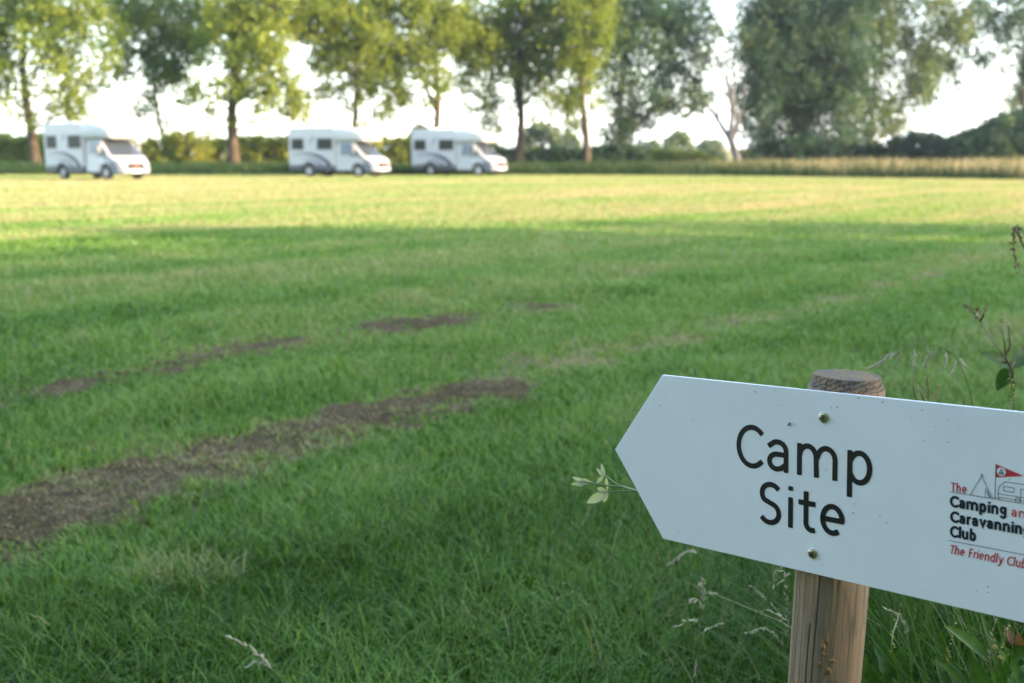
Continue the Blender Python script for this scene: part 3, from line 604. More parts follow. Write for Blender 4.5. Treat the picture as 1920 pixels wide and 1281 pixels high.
def wood_post():
    L = float(np.linalg.norm(TOP - foot)) + .15; nseg = 420
    zs = list(np.linspace(0, L - .0125, 130)); rings = [(z, PR*(1 + .015*math.sin(z*9)), 0) for z in zs]
    rings += [(L - .0122, PR*.995, 0), (L - .0118, PR*.985, 0), (L - .0006, PR*.885, 0), (L - .0001, PR*.872, 0), (L, PR*.86, 1), (L + .0004, PR*.7, 1), (L, PR*.5, 1), (L + .0003, PR*.25, 1), (L, .0005, 1)]
    # drying cracks down the side: (angle from the side facing the camera, width, depth, z from, z to)
    face = math.atan2(-foot[1], -foot[0])
    rnd = random.Random(4)
    cracks = [(-.50, .020, .007, 0, L - .25), (-.34, .016, .008, 0, L - .16), (-1.02, .013, .004, 0, L), (.28, .008, .002, .2, L - .3), (-.75, .009, .003, .3, L - .1), (.62, .007, .002, .1, L - .12), (-1.2, .02, .006, 0, L - .05), (1.9, .02, .008, 0, L), (3.0, .02, .008, 0, L), (-.05, .007, .0016, .45, L), (.12, .007, .0015, .3, L), (-.60, .008, .004, L - .06, L)]
    V = []
    for z, r, top in rings:
        for k in range(nseg):
            a = 2*math.pi*k/nseg; rr = r*(1 + .012*math.sin(3*a + 1) + .006*math.sin(7*a + z*4))
            for (ca, wd, dp, z0, z1) in cracks:
                if z0 <= z <= z1 + (.02 if top else 0):
                    da = (a - (face + ca) - .03*math.sin(z*11 + ca*5) - .012*math.sin(z*37) + math.pi) % (2*math.pi) - math.pi
                    if abs(da) < wd: rr -= dp*(1 - abs(da)/wd)*min(1, (z - z0)/.03 + .2)*(r/PR)
            V.append((math.cos(a)*rr, math.sin(a)*rr, z - .15))
    n = len(rings); idx = np.arange((n-1)*nseg); i, k = idx//nseg, idx % nseg
    q = np.stack([i*nseg+k, i*nseg+(k+1) % nseg, (i+1)*nseg+(k+1) % nseg, (i+1)*nseg+k], 1)
    m, t, b = new_mat('weathered_wood'); N = t.nodes; Lk = t.links
    tc = N.new('ShaderNodeTexCoord'); ge = N.new('ShaderNodeSeparateXYZ'); Lk.new(tc.outputs['Object'], ge.inputs[0])
    mp = N.new('ShaderNodeMapping'); mp.inputs['Scale'].default_value = (1, 1, .035); Lk.new(tc.outputs['Object'], mp.inputs[0])
    n1 = N.new('ShaderNodeTexNoise'); n1.inputs['Scale'].default_value = 260; n1.inputs['Detail'].default_value = 8; n1.inputs['Roughness'].default_value = .65
    Lk.new(mp.outputs[0], n1.inputs['Vector'])
    mp2 = N.new('ShaderNodeMapping'); mp2.inputs['Scale'].default_value = (1, 1, .16); Lk.new(tc.outputs['Object'], mp2.inputs[0])
    n2 = N.new('ShaderNodeTexNoise'); n2.inputs['Scale'].default_value = 42; n2.inputs['Detail'].default_value = 5; n2.inputs['Distortion'].default_value = .6
    Lk.new(mp2.outputs[0], n2.inputs['Vector'])
    r1 = N.new('ShaderNodeValToRGB'); c = r1.color_ramp
    c.elements[0].position, c.elements[0].color = .30, rgb((.115, .092, .068)); c.elements[1].position, c.elements[1].color = .70, rgb((.33, .265, .195))
    e = c.elements.new(.5); e.color = rgb((.245, .197, .145)); Lk.new(n1.outputs['Fac'], r1.inputs['Fac'])
    r2 = N.new('ShaderNodeValToRGB'); c = r2.color_ramp
    c.elements[0].position, c.elements[0].color = .36, rgb((.64, .63, .62)); c.elements[1].position, c.elements[1].color = .66, rgb((1.0, .84, .67))
    e = c.elements.new(.5); e.color = rgb((1.0, .93, .84)); Lk.new(n2.outputs['Fac'], r2.inputs['Fac'])
    mu = N.new('ShaderNodeMix'); mu.data_type = 'RGBA'; mu.blend_type = 'MULTIPLY'; mu.inputs['Factor'].default_value = 1
    Lk.new(r1.outputs[0], mu.inputs['A']); Lk.new(r2.outputs[0], mu.inputs['B'])
    # sawn end: growth rings, grey
    wv = N.new('ShaderNodeTexWave'); wv.wave_type = 'RINGS'; wv.rings_direction = 'Z'; wv.inputs['Scale'].default_value = 210; wv.inputs['Distortion'].default_value = 7; wv.inputs['Detail'].default_value = 6; wv.inputs['Detail Scale'].default_value = 2.0
    off = N.new('ShaderNodeMapping'); off.inputs['Location'].default_value = (.004, -.006, 0); off.inputs['Scale'].default_value = (1, .93, 1)
    Lk.new(tc.outputs['Object'], off.inputs[0]); Lk.new(off.outputs[0], wv.inputs['Vector'])
    n3 = N.new('ShaderNodeTexNoise'); n3.inputs['Scale'].default_value = 60; n3.inputs['Detail'].default_value = 6; Lk.new(tc.outputs['Object'], n3.inputs['Vector'])
    r3 = N.new('ShaderNodeValToRGB'); c = r3.color_ramp
    c.elements[0].position, c.elements[0].color = .0, rgb((.085, .072, .058)); c.elements[1].position, c.elements[1].color = 1.0, rgb((.22, .19, .15)); Lk.new(wv.outputs['Fac'], r3.inputs['Fac'])
    r4 = N.new('ShaderNodeValToRGB'); c = r4.color_ramp
    c.elements[0].position, c.elements[0].color = .38, rgb((.72, .78, .80)); c.elements[1].position, c.elements[1].color = .64, rgb((1.25, 1.0, .72)); Lk.new(n3.outputs['Fac'], r4.inputs['Fac'])
    mu2 = N.new('ShaderNodeMix'); mu2.data_type = 'RGBA'; mu2.blend_type = 'MULTIPLY'; mu2.inputs['Factor'].default_value = 1
    Lk.new(r3.outputs[0], mu2.inputs['A']); Lk.new(r4.outputs[0], mu2.inputs['B'])
    cmp_ = N.new('ShaderNodeMath'); cmp_.operation = 'GREATER_THAN'; cmp_.inputs[1].default_value = L - .15 - .0118
    Lk.new(ge.outputs['Z'], cmp_.inputs[0])
    fin = N.new('ShaderNodeMix'); fin.data_type = 'RGBA'; Lk.new(cmp_.outputs[0], fin.inputs['Factor']); Lk.new(mu.outputs['Result'], fin.inputs['A']); Lk.new(mu2.outputs['Result'], fin.inputs['B'])
    Lk.new(fin.outputs['Result'], b.inputs['Base Color'])
    hs = N.new('ShaderNodeMix'); hs.data_type = 'FLOAT'; Lk.new(cmp_.outputs[0], hs.inputs['Factor']); Lk.new(n1.outputs['Fac'], hs.inputs['A']); Lk.new(wv.outputs['Fac'], hs.inputs['B'])
    bp = N.new('ShaderNodeBump'); bp.inputs['Strength'].default_value = .55; bp.inputs['Distance'].default_value = .0012
    Lk.new(hs.outputs['Result'], bp.inputs['Height']); Lk.new(bp.outputs[0], b.inputs['Normal'])
    b.inputs['Roughness'].default_value = .85; b.inputs['Specular IOR Level'].default_value = .2
    o = link('post', np_mesh('post', np.array(V), q, smooth=True), m, sign)
    PM = Matrix.Rotation(Vector((0, 0, 1)).angle(Vector(ax)), 4, Vector((0, 0, 1)).cross(Vector(ax))); o.matrix_local = PM
    # splintered knot
    k0 = behind(1549, 1238, 0) ; d = ray(1549, 1238); d /= np.linalg.norm(d)
    C0 = np.array([0, 0, CAM_H]); axp = foot + ax*((at(1549, 1238, float(foot[1]))[2] - foot[2])/ax[2])
    t = (axp - C0) @ d - PR*1.0; k0 = C0 + d*t - foot
    side = np.cross(d, ax); side /= np.linalg.norm(side)
    S = MB(); rnd = random.Random(8)
    for (du, dv, lu, lv, tw) in [(-.004, .006, -.003, .022, .003), (-.006, -.001, -.012, -.010, .003), (.004, -.002, .012, .010, .003), (.002, -.006, .011, -.012, .003), (-.002, .002, -.008, .012, .002), (.006, .002, .015, -.004, .002), (0, -.006, -.004, -.018, .0022), (-.001, .01, .001, .03, .0018)]:
        p = k0 + side*du*.8 + ax*dv; e = p + side*lu*.30 + ax*lv*.7 - d*.0025
        S.tube([p + d*.003, p*.5 + e*.5 - d*.002, e], [tw*.9, tw*.9, tw*.3], 5)
    S.build('splintered_knot', plain('raw_splinter', (.22, .135, .060), .8, vary=.35, scale=300), o).matrix_local = PM.inverted()
    return o
wood_post()

BL = .47                          # length of the board from its shoulder to its square end
def sign_board():
    H = .18; tip = .0653; T = .003
    out = [(-tip, H/2), (0, 0), (BL, 0), (BL, H), (0, H)]
    vs = [(u, v, z) for z in (0, -T) for u, v in out]; n = len(out)
    m, t, b = new_mat('white_sign_face'); N = t.nodes; L = t.links
    tc = N.new('ShaderNodeTexCoord'); n1 = N.new('ShaderNodeTexNoise'); n1.inputs['Scale'].default_value = 9; n1.inputs['Detail'].default_value = 8; n1.inputs['Roughness'].default_value = .65
    L.new(tc.outputs['Object'], n1.inputs['Vector'])
    r = N.new('ShaderNodeValToRGB'); r.color_ramp.elements[0].position = .3; r.color_ramp.elements[0].color = rgb((.80, .80, .82)); r.color_ramp.elements[1].position = .6; r.color_ramp.elements[1].color = rgb((.85, .85, .87))
    L.new(n1.outputs['Fac'], r.inputs['Fac'])
    # fine grime specks
    v = N.new('ShaderNodeTexVoronoi'); v.inputs['Scale'].default_value = 95; L.new(tc.outputs['Object'], v.inputs['Vector'])
    lt = N.new('ShaderNodeMath'); lt.operation = 'LESS_THAN'; lt.inputs[1].default_value = .075; L.new(v.outputs['Distance'], lt.inputs[0])
    sp = N.new('ShaderNodeSeparateColor'); L.new(v.outputs['Color'], sp.inputs[0])
    gt = N.new('ShaderNodeMath'); gt.operation = 'GREATER_THAN'; gt.inputs[1].default_value = .90; L.new(sp.outputs[0], gt.inputs[0])
    an = N.new('ShaderNodeMath'); an.operation = 'MULTIPLY'; L.new(lt.outputs[0], an.inputs[0]); L.new(gt.outputs[0], an.inputs[1])
    an2 = N.new('ShaderNodeMath'); an2.operation = 'MULTIPLY'; an2.inputs[1].default_value = .5; L.new(an.outputs[0], an2.inputs[0])
    mx = N.new('ShaderNodeMix'); mx.data_type = 'RGBA'; mx.inputs['B'].default_value = rgb((.30, .27, .22)); L.new(an2.outputs[0], mx.inputs['Factor']); L.new(r.outputs[0], mx.inputs['A'])
    L.new(mx.outputs['Result'], b.inputs['Base Color']); b.inputs['Roughness'].default_value = .34; b.inputs['Specular IOR Level'].default_value = .45
    o = MB().add(vs, [tuple(range(n)), tuple(range(2*n-1, n-1, -1))] + [(i, i+n, (i+1) % n + n, (i+1) % n) for i in range(n)]).build('board', m, sign, bevel=.0005)
    return on_sign(o)
board = sign_board()

# lettering: each glyph is a set of pen strokes in a box one x-height tall
def arc(cx, cy, rx, ry, a0, a1, n=18):
    return [(cx + rx*math.cos(R(a0 + (a1-a0)*i/n)), cy + ry*math.sin(R(a0 + (a1-a0)*i/n))) for i in range(n+1)]
CAP = 1.36
G = {   # name: (advance width, strokes)
 'C': (.98, [arc(.62, .68, .56, .62, 48, 312, 28)]),
 'a': (.74, [[(.10, .80)] + arc(.36, .66, .27, .28, 115, 0, 12) + [(.63, .06)], [(.63, .55), (.42, .55)] + arc(.34, .315, .24, .235, 95, 270, 14) + [(.48, .12), (.63, .26)]]),
 'm': (1.40, [[(.08, .94), (.08, .06)], [(.08, .60)] + arc(.36, .60, .28, .34, 150, 0, 12) + [(.66, .06)], [(.66, .60)] + arc(.98, .60, .29, .34, 150, 0, 12) + [(1.27, .06)]]),
 'n': (.84, [[(.08, .94), (.08, .06)], [(.08, .58)] + arc(.40, .58, .31, .36, 150, 0, 12) + [(.71, .06)]]),
 'p': (.84, [[(.08, .94), (.08, -.36)], arc(.38, .5, .31, .44, 150, -150, 24)]),
 'b': (.84, [[(.08, 1.42), (.08, .06)], arc(.38, .5, .31, .44, 150, -150, 24)]),
 'd': (.84, [[(.71, 1.42), (.71, .06)], arc(.40, .5, .31, .44, 30, 330, 24)]),
 'g': (.82, [arc(.38, .60, .29, .34, 0, 360, 24), [(.67, .94), (.67, -.05)] + arc(.38, -.08, .29, .25, -5, -150, 12)]),
 'S': (.80, [arc(.42, .99, .30, .31, 42, 225, 14) + [(.42, .68)] + arc(.38, .36, .31, .32, 60, -140, 16)]),
 'i': (.28, [[(.10, .94), (.10, .06)], [(.10, 1.27), (.10, 1.30)]]),
 't': (.56, [[(.22, 1.22), (.22, .30)] + arc(.42, .28, .20, .23, 180, 285, 10), [(.02, .90), (.48, .90)]]),
 'e': (.80, [[(.10, .52), (.70, .52)] + arc(.40, .52, .31, .42, 5, 300, 26)]),
 'r': (.52, [[(.08, .94), (.08, .06)], [(.08, .55)] + arc(.38, .62, .30, .32, 165, 75, 10)]),
 'v': (.76, [[(.04, .94), (.36, .07), (.68, .94)]]),
 'l': (.28, [[(.10, 1.42), (.10, .06)]]),
 'u': (.84, [[(.08, .94), (.08, .42)] + arc(.38, .40, .30, .34, 180, 330, 12), [(.70, .94), (.70, .06)]]),
 'h': (.84, [[(.08, 1.42), (.08, .06)], [(.08, .58)] + arc(.40, .58, .31, .36, 150, 0, 12) + [(.71, .06)]]),
 'T': (.84, [[(.02, 1.30), (.80, 1.30)], [(.41, 1.30), (.41, .06)]]),
 'F': (.70, [[(.08, 1.30), (.08, .06)], [(.08, 1.30), (.62, 1.30)], [(.08, .72), (.54, .72)]]),
 'y': (.74, [[(.04, .94), (.36, .10)], [(.68, .94), (.30, -.22), (.16, -.36), (.0, -.32)]]),
}
_layer = [0]
def ribbon(mb, pts, wd, z, caps=True):
    pts = [np.array(p, float) for p in pts]; n = len(pts); vs = []; hw = wd/2
    for i, p in enumerate(pts):
        d0 = pts[i] - pts[i-1] if i else pts[1] - pts[0]; d1 = pts[i+1] - pts[i] if i < n-1 else d0
        d0 = d0/(np.linalg.norm(d0) + 1e-12); d1 = d1/(np.linalg.norm(d1) + 1e-12); d = d0 + d1; d = d/(np.linalg.norm(d) + 1e-12)
        k = 1/max(.5, d @ d1); nn = np.array([-d[1], d[0]])*hw*k
        vs += [(*(p + nn), z), (*(p - nn), z)]
    mb.add(vs, [(2*i, 2*i+1, 2*i+3, 2*i+2) for i in range(n-1)])
    if caps:
        for e, (p, q) in enumerate(((pts[0], pts[1]), (pts[-1], pts[-2]))):
            a0 = math.atan2(*(p - q)[::-1]); c_, s_ = math.cos(a0), math.sin(a0); ring = [(p[0] + hw*(c_*a - s_*b), p[1] + hw*(s_*a + c_*b), z) for a, b in ((0, -1), (.42, -1), (.60, -.88), (.68, -.65), (.68, .65), (.60, .88), (.42, 1), (0, 1))]
            mb.add(ring, [tuple(range(8))])
def nextz():
    _layer[0] += 1; return .00025 + .000012*(_layer[0] % 24)
def glyph(mb, ch, u0, u1, v0, xh, wd, slant=0.0):
    adv, st = G[ch]; xs = [p[0] for s in st for p in s]; a, b = min(xs), max(xs)
    for s in st:
        if b - a < 1e-6: q = [((u0+u1)/2, v0 + p[1]*xh) for p in s]
        else: q = [(u0 + wd/2 + (p[0]-a)/(b-a)*(u1-u0-wd), v0 + p[1]*xh) for p in s]
        q = [(x + slant*(y - v0), y) for x, y in q]
        ribbon(mb, q, wd, nextz())
def text(mb, s, u0, v0, xh, wd, u1=None, slant=0.0, track=.16):
    tot = sum((G[c][0] + track) if c != ' ' else .55 for c in s) - track
    k = xh if u1 is None else (u1-u0)/tot
    u = u0
    for c in s:
        if c == ' ': u += .55*k; continue
        xs = [p[0] for st in G[c][1] for p in st]; wdt = max(xs) - min(xs)
        glyph(mb, c, u, u + max(wd, wdt*k + wd*.6), v0, xh, wd, slant); u += (G[c][0] + track)*k
    return u
def ink(name, col): return plain(name, col, .32, spec=.45, vary=.05, scale=60)
BLACK, NAVY, RED, INKW = ink('black_ink', (.012, .012, .014)), ink('navy_ink', (.016, .018, .035)), ink('red_ink', (.56, .035, .055)), ink('white_ink', (.75, .76, .76))
big = MB(); W0 = .0053
for c, u0, u1, v0 in (('C', .0920, .1232, .0950), ('a', .1272, .1508, .0953), ('m', .1600, .2025, .0955), ('p', .2120, .2369, .0957)): glyph(big, c, u0, u1, v0, .0318, W0)
for c, u0, u1, v0 in (('S', .1192, .1434, .0412), ('i', .1512, .1560, .0412), ('t', .1612, .1812, .0413), ('e', .1852, .2105, .0413)): glyph(big, c, u0, u1, v0, .0308, W0)
on_sign(big.build('large_lettering', BLACK, sign))
bold = MB()
text(bold, 'Camping', .3085, .0900, .0068, .0023, .3568, track=.10)
text(bold, 'Caravanning', .3090, .0764, .0066, .0023, .3765, track=.10)
text(bold, 'Club', .3092, .0630, .0068, .0023, .3322, track=.10)
on_sign(bold.build('club_lettering', NAVY, sign))
red = MB()
text(red, 'The', .3089, .1036, .0056, .00115, .3229)
on_sign(red.build('red_lettering', RED, sign)); red = MB()
text(red, 'and', .3602, .0902, .0058, .00115, .3790)
on_sign(red.build('red_lettering', RED, sign))
scr = MB()
text(scr, 'The Friendly Club', .3090, .0474, 0.0058, .00105, .3738, slant=.14, track=.10)
on_sign(scr.build('script_lettering', RED, sign))
LW = .00048
def out(name):
    global em
    on_sign(em.build(name, NAVY, sign)); em = MB()
em = MB()
def ln(*pts): ribbon(em, pts, LW, nextz(), False)
ln((.3086, .1028), (.405, .1028)); out('printed_rule'); ln((.3084, .0591), (.405, .0591)); out('printed_rule')
ln((.3257, .1028), (.3360, .1228)); ln((.3342, .1228), (.3447, .1028)); ln((.3385, .1028), (.3385, .1110), (.3432, .1028)); ln((.3392, .1098), (.3421, .1028))
out('emblem_outline'); ln((.3465, .1028), (.3465, .1334))
ln((.3465, .1042), (.3502, .1042))
ln((.3502, .1028), (.3490, .1070), (.3490, .1105), (.3502, .1148), (.3545, .1190), (.3900, .1190), (.3935, .1165), (.3935, .1048), (.3502, .1048))
ln((.3492, .1078), (.3935, .1078))
ln((.3535, .1110), (.3535, .1148), (.3618, .1148), (.3618, .1110), (.3535, .1110))
ln((.3672, .1048), (.3672, .1148), (.3735, .1148), (.3735, .1048)); ln((.378, .1105), (.378, .1148), (.387, .1148), (.387, .1105), (.378, .1105))
ribbon(em, arc(.3650, .1046, .0021, .0021, 0, 360, 20), LW, nextz(), False)
on_sign(em.build('emblem_outline', NAVY, sign))
fl = MB(); fl.add([(.3467, .1331, .0002), (.3467, .1214, .0002), (.3692, .1262, .0002)], [(0, 1, 2)])
flag = on_sign(fl.build('emblem_pennant', RED, sign))
disc = MB(); disc.add([(x, y, .00055) for x, y in arc(.3512, .1272, .0037, .0037, 0, 345, 23)], [tuple(range(24))])
on_sign(disc.build('emblem_disc', INKW, sign))
em2 = MB()
for a in ([(.3492, .1256), (.3513, .1296)], [(.3511, .1296), (.3532, .1256)], [(.3490, .1253), (.3534, .1253)], [(.3505, .1256), (.3512, .1270), (.3519, .1256)]): ribbon(em2, a, .0006, .0006 + nextz()*.3, False)
on_sign(em2.build('emblem_tent', NAVY, sign))
# grime specks on the face
gr = MB(); rnd = random.Random(12)
spots = [(1345,703),(1356,709),(1366,709),(1415,734),(1418,735),(1300,789),(1459,760),(1560,765),(1570,764),(1559,764),(1655,754),(1610,746),(1729,769),(1795,794),(1797,797),(1754,800),(1777,829),(1549,881),(1650,967),(1600,962),(1542,1060),(1700,1094),(1832,1109),(1853,1100),(1853,1111),(1690,1050),(1480,700),(1237,760)]
for px, py in spots:
    u, v = on_board(px, py)
    if v > .178 or v < .002: continue
    r = rnd.uniform(.0003, .00075); z = .00018; p = [(u + r*math.cos(k)*rnd.uniform(.6, 1.4)*1.3, v + r*math.sin(k)*rnd.uniform(.5, 1.2), z + .0002) for k in np.linspace(0, 5.5, 8)]
    gr.add([(u, v, z + .0005)] + p, [(0, 1+i, 1+(i+1) % 8) for i in range(8)])
on_sign(gr.build('dirt_specks', plain('grime', (.24, .22, .18), .9, vary=.4, scale=500), sign))
# screws
def screw(u, v, rot):
    head = MB(); n = 28; prof = [(.0050, 0), (.0050, .0005), (.0046, .0013), (.0036, .0021), (.0024, .0026), (.0012, .0028)]
    vs = [(r*math.cos(2*math.pi*k/n), r*math.sin(2*math.pi*k/n), z) for r, z in prof for k in range(n)] + [(0, 0, .0029)]
    fs = [(i*n+k, i*n+(k+1) % n, (i+1)*n+(k+1) % n, (i+1)*n+k) for i in range(len(prof)-1) for k in range(n)] + [((len(prof)-1)*n+k, (len(prof)-1)*n+(k+1) % n, len(prof)*n) for k in range(n)]
    m = plain('tarnished_brass', (.34, .31, .17), .38, .85, vary=.45, scale=420)
    h = head.add(vs, fs).build('screw', m, sign, smooth=True)
    h.matrix_local = SHIFT @ BM @ Matrix.Translation((u, v, .0003)) @ Matrix.Rotation(rot, 4, 'Z')
    rc = MB()
    for a in (0, math.pi/2):
        c, s_ = math.cos(a), math.sin(a); L_, w_ = .0030, .0007
        vs = [(c*x - s_*y, s_*x + c*y, z) for z in (.0020, .00305 + a*.00003) for x, y in ((-L_, -w_), (L_, -w_), (L_, w_), (-L_, w_))]
        rc.add(vs, [(3, 2, 1, 0), (4, 5, 6, 7), (0, 1, 5, 4), (1, 2, 6, 5), (2, 3, 7, 6), (3, 0, 4, 7)])
    rc.build('cross_recess', plain('recess_dark', (.03, .027, .02), .7), h)  # near-black cross standing just proud of the head
    wm = MB(); vs = []; ro = []
    for k in range(30):
        a = 2*math.pi*k/30; ro += [(.0050*math.cos(a), .0050*math.sin(a), .0004), ((.0060 + .0007*math.sin(a*3 + rot))*math.cos(a), (.0060 + .0007*math.sin(a*3 + rot))*math.sin(a), -.0002)]
    wm.add(ro, [(2*k, 2*k+1, (2*k+3) % 60, (2*k+2) % 60) for k in range(30)]).build('raised_burr', plain('white_burr', (.8, .81, .8), .35), h)
screw(*on_board(1545, 783), .3); screw(*on_board(1524, 1038), .9)
# the fly resting on the board
u, v = on_board(1481.5, 794.5)
fly = MB()
fly.tube([(-.0011, -.0020, .0010), (-.0006, -.0010, .0013), (0, 0, .0014), (.0004, .0008, .0012), (.0008, .0015, .0010)], [.0003, .0008, .0007, .0006, .0003], 8)
fo = fly.build('fly', plain('insect_body', (.02, .018, .015), .5), None, smooth=True); fo.matrix_world = BM @ Matrix.Translation((u, v, .0002))
tag(fo, 'tiny dark fly resting on the white sign above the letter C', 'insect')
wg = MB()
for s in (-1, 1): wg.leaf((0, .0003, .0016), (-.0011 + s*.0007, -.0026, .0012), .0011, (0, 0, 1), seg=4)
for s in (-1, 1):
    for k in (-.0006, 0, .0006): wg.tube([(k*.5, k, .0011), (k + s*.0012, k*1.6 - s*.0003, .0010), (k + s*.0017, k*2, .0001)], .00009, 4)
wg.build('wings_and_legs', plain('insect_wing', (.10, .09, .08), .4), fo)

# ------------------------------------------------------------------ motorhomes
M['white'] = plain('white_gelcoat', (.42, .42, .417), .22, spec=.5, vary=.02, scale=3)
M['glass'] = plain('dark_glass', (.035, .045, .06), .06, spec=.8, vary=.1)
M['acrylic'] = plain('tinted_acrylic', (.030, .032, .024), .35, spec=.2, vary=.2)
M['black_rubber'] = plain('rubber', (.02, .02, .021), .8)
M['grey_plastic'] = plain('grey_plastic', (.075, .085, .10), .5, vary=.15)
M['skirt'] = plain('skirt_paint', (.07, .075, .085), .4, vary=.15)
M['alloy'] = plain('silver_wheel', (.50, .50, .50), .35, .6, vary=.2)
M['stripe_dark'] = plain('purple_grey_stripe', (.05, .045, .07), .35); M['stripe_light'] = plain('silver_stripe', (.15, .15, .18), .35)
M['lamp'] = plain('lamp_glass', (.62, .64, .66), .1, spec=.9); M['orange'] = plain('orange_lens', (.75, .20, .03), .2)
M['plate'] = plain('number_plate', (.78, .78, .74), .4); M['badge'] = plain('badge_red', (.45, .05, .06), .3)
M['tail'] = plain('red_lens', (.45, .02, .02), .2)
def arch(cx, r, z, n=12): return [(cx + r*math.cos(math.pi*k/n), z + r*math.sin(math.pi*k/n)) for k in range(n+1)]   # right to left
def make_motorhome():
    root = empty('motorhome'); HW = 1.10; CW = .99; WR = .335
    a1 = [(x, z) for x, z in arch(1.28, .42, .36)]
    body = [(0, .60), (0, 2.52), (.05, 2.66), (.18, 2.73), (2.9, 2.75), (3.02, 2.72), (3.02, .60)] + [p for p in a1 if p[1] > .60]
    MB().prism(body, -HW, HW).build('habitation_body', M['white'], root, bevel=.035)
    sk = [(.02, .36), (.02, .598), (.90, .598)] ; 
    for sgn in (-1, 1):
        s = MB()
        y0, y1 = sorted((sgn*(HW - .05), sgn*(HW - .012)))
        s.prism([(.02, .36), (.02, .598), (.94, .598), (.86, .36)], y0, y1); s.prism([(1.70, .36), (1.62, .598), (3.02, .598), (3.02, .36)], y0, y1)
        s.prism([(.90, .575), (.90, .598), (1.66, .598), (1.66, .575)], y0, y1)
        s.build('side_skirt', M['skirt'], root, bevel=.006)
    MB().box(.0, .05, -HW+.06, HW-.06, .36, .598).build('rear_bumper', M['skirt'], root, bevel=.012)
    MB().box(.1, 3.3, -.8, .8, .28, .58).build('chassis', M['black_rubber'], root)
    # cab
    a2 = arch(4.52, .42, .34)
    cab = [(3.025, .34), (3.025, 1.92), (4.02, 1.92), (4.14, 1.88), (5.00, 1.12), (5.28, .99), (5.43, .88), (5.50, .74), (5.50, .34)] + [p for p in a2 if p[1] > .34]
    co = MB().prism(cab, -CW, CW).build('cab', M['white'], root, bevel=.06)
    for v in co.data.vertices:          # the nose narrows in plan, the roof leans in
        x, y, z = v.co
        if x > 4.9: v.co.y = y*(1 - .20*min(1, (x - 4.9)/.6))
        if z > 1.4: v.co.y *= 1 - .10*(z - 1.4)/.6
    # rounded pod over the cab
    P = []; nx_, na = 16, 40
    for i in range(nx_+1):
        t = i/nx_; x = 2.95 + 2.02*math.sin(t*math.pi/2*.985); c = math.cos(t*math.pi/2*.985)
        hw = HW*(.66 + .34*c**.6); zt = 2.765 - .50*(1 - c**.9); zb = 1.88 + .10*t*t; zm, hh = (zt+zb)/2, (zt-zb)/2
        if t > .93: hh *= .6; hw *= .93
        for k in range(na):
            a = 2*math.pi*k/na; e = .36
            P.append((x, hw*math.copysign(abs(math.cos(a))**e, math.cos(a)), zm + hh*math.copysign(abs(math.sin(a))**e, math.sin(a))))
    fs = [(i*na+k, i*na+(k+1) % na, (i+1)*na+(k+1) % na, (i+1)*na+k) for i in range(nx_) for k in range(na)] + [tuple(range(na)), tuple(nx_*na + k for k in range(na))]
    MB().add(P, fs).build('overcab_pod', M['white'], root, smooth=True)
    # windscreen lies on the sloping face between (4.16,1.99) and (4.86,1.36)
    d = np.array([.86, -.76]); d /= np.linalg.norm(d); nn = np.array([.76, .86]); nn /= np.linalg.norm(nn)
    A = np.array([4.14, 1.88]) + d*.03; B = np.array([5.00, 1.12]) - d*.01
    vs = []
    for off in (.012, -.02):
        for q, hw in ((A, .80), (B, .93)):
            for s_ in (-1, 1): vs.append((q[0] + nn[0]*off, s_*hw, q[1] + nn[1]*off))
    MB().add(vs, [(0, 1, 3, 2), (4, 6, 7, 5), (0, 2, 6, 4), (1, 5, 7, 3), (0, 4, 5, 1), (2, 3, 7, 6)]).build('windscreen', M['glass'], root)
    for s_ in (-1, 1):
        yy = lambda z: s_*(CW*(1 - .10*max(0, z - 1.4)/.6) + .010)
        poly = [(3.42, 1.24), (3.42, 1.84), (4.02, 1.84), (4.30, 1.60), (4.62, 1.28), (4.50, 1.22)]
        vs = [(x, yy(z), z) for x, z in poly] + [(x, yy(z) - s_*.03, z) for x, z in poly]; n = len(poly)
        MB().add(vs, [tuple(range(n)), tuple(range(2*n-1, n-1, -1))] + [(i, i+n, (i+1) % n + n, (i+1) % n) for i in range(n)]).build('door_window', M['glass'], root)
        m = MB(); m.box(4.28, 4.40, *sorted((s_*1.03, s_*1.24)), 1.30, 1.66); m.box(4.24, 4.34, *sorted((s_*.97, s_*1.05)), 1.32, 1.40)
        m.build('wing_mirror', M['grey_plastic'], root, bevel=.03)
        for wx in (.22, 1.95):
            wl, z0 = (.80, 1.52) if wx < 1 else (1.00, 1.52)
            f = MB().box(wx - .04, wx + wl + .04, *sorted((s_*(HW + .001), s_*(HW + .014))), z0 - .04, 2.12 + .04).build('window', plain('window_rim', (.30, .31, .32), .4), root, bevel=.01)
            MB().box(wx, wx + wl, *sorted((s_*(HW + .005), s_*(HW + .032))), z0, 2.12).build('pane', M['acrylic'], f, bevel=.02)
        # painted swooshes on the flank
        def sw(mb, pts, w0, w1, z):
            n = len(pts); vs = []
            for i, p in enumerate(pts):
                t = i/(n-1); ww = (w0 + (w1-w0)*t)*min(1, .15 + 1.3*t)*.5
                dd = np.array(pts[min(i+1, n-1)]) - np.array(pts[max(i-1, 0)]); dd = dd/np.linalg.norm(dd); vs += [(p[0] - dd[1]*ww, s_*(HW + z), p[1] + dd[0]*ww), (p[0] + dd[1]*ww, s_*(HW + z), p[1] - dd[0]*ww)]
            mb.add(vs, [(2*i, 2*i+1, 2*i+3, 2*i+2) for i in range(n-1)])
        q1 = MB(); sw(q1, arc(1.05, .0, 1.95, 1.30, 116, 27, 26), .10, .26, .004); q1.build('swoosh_stripe', M['stripe_dark'], root)
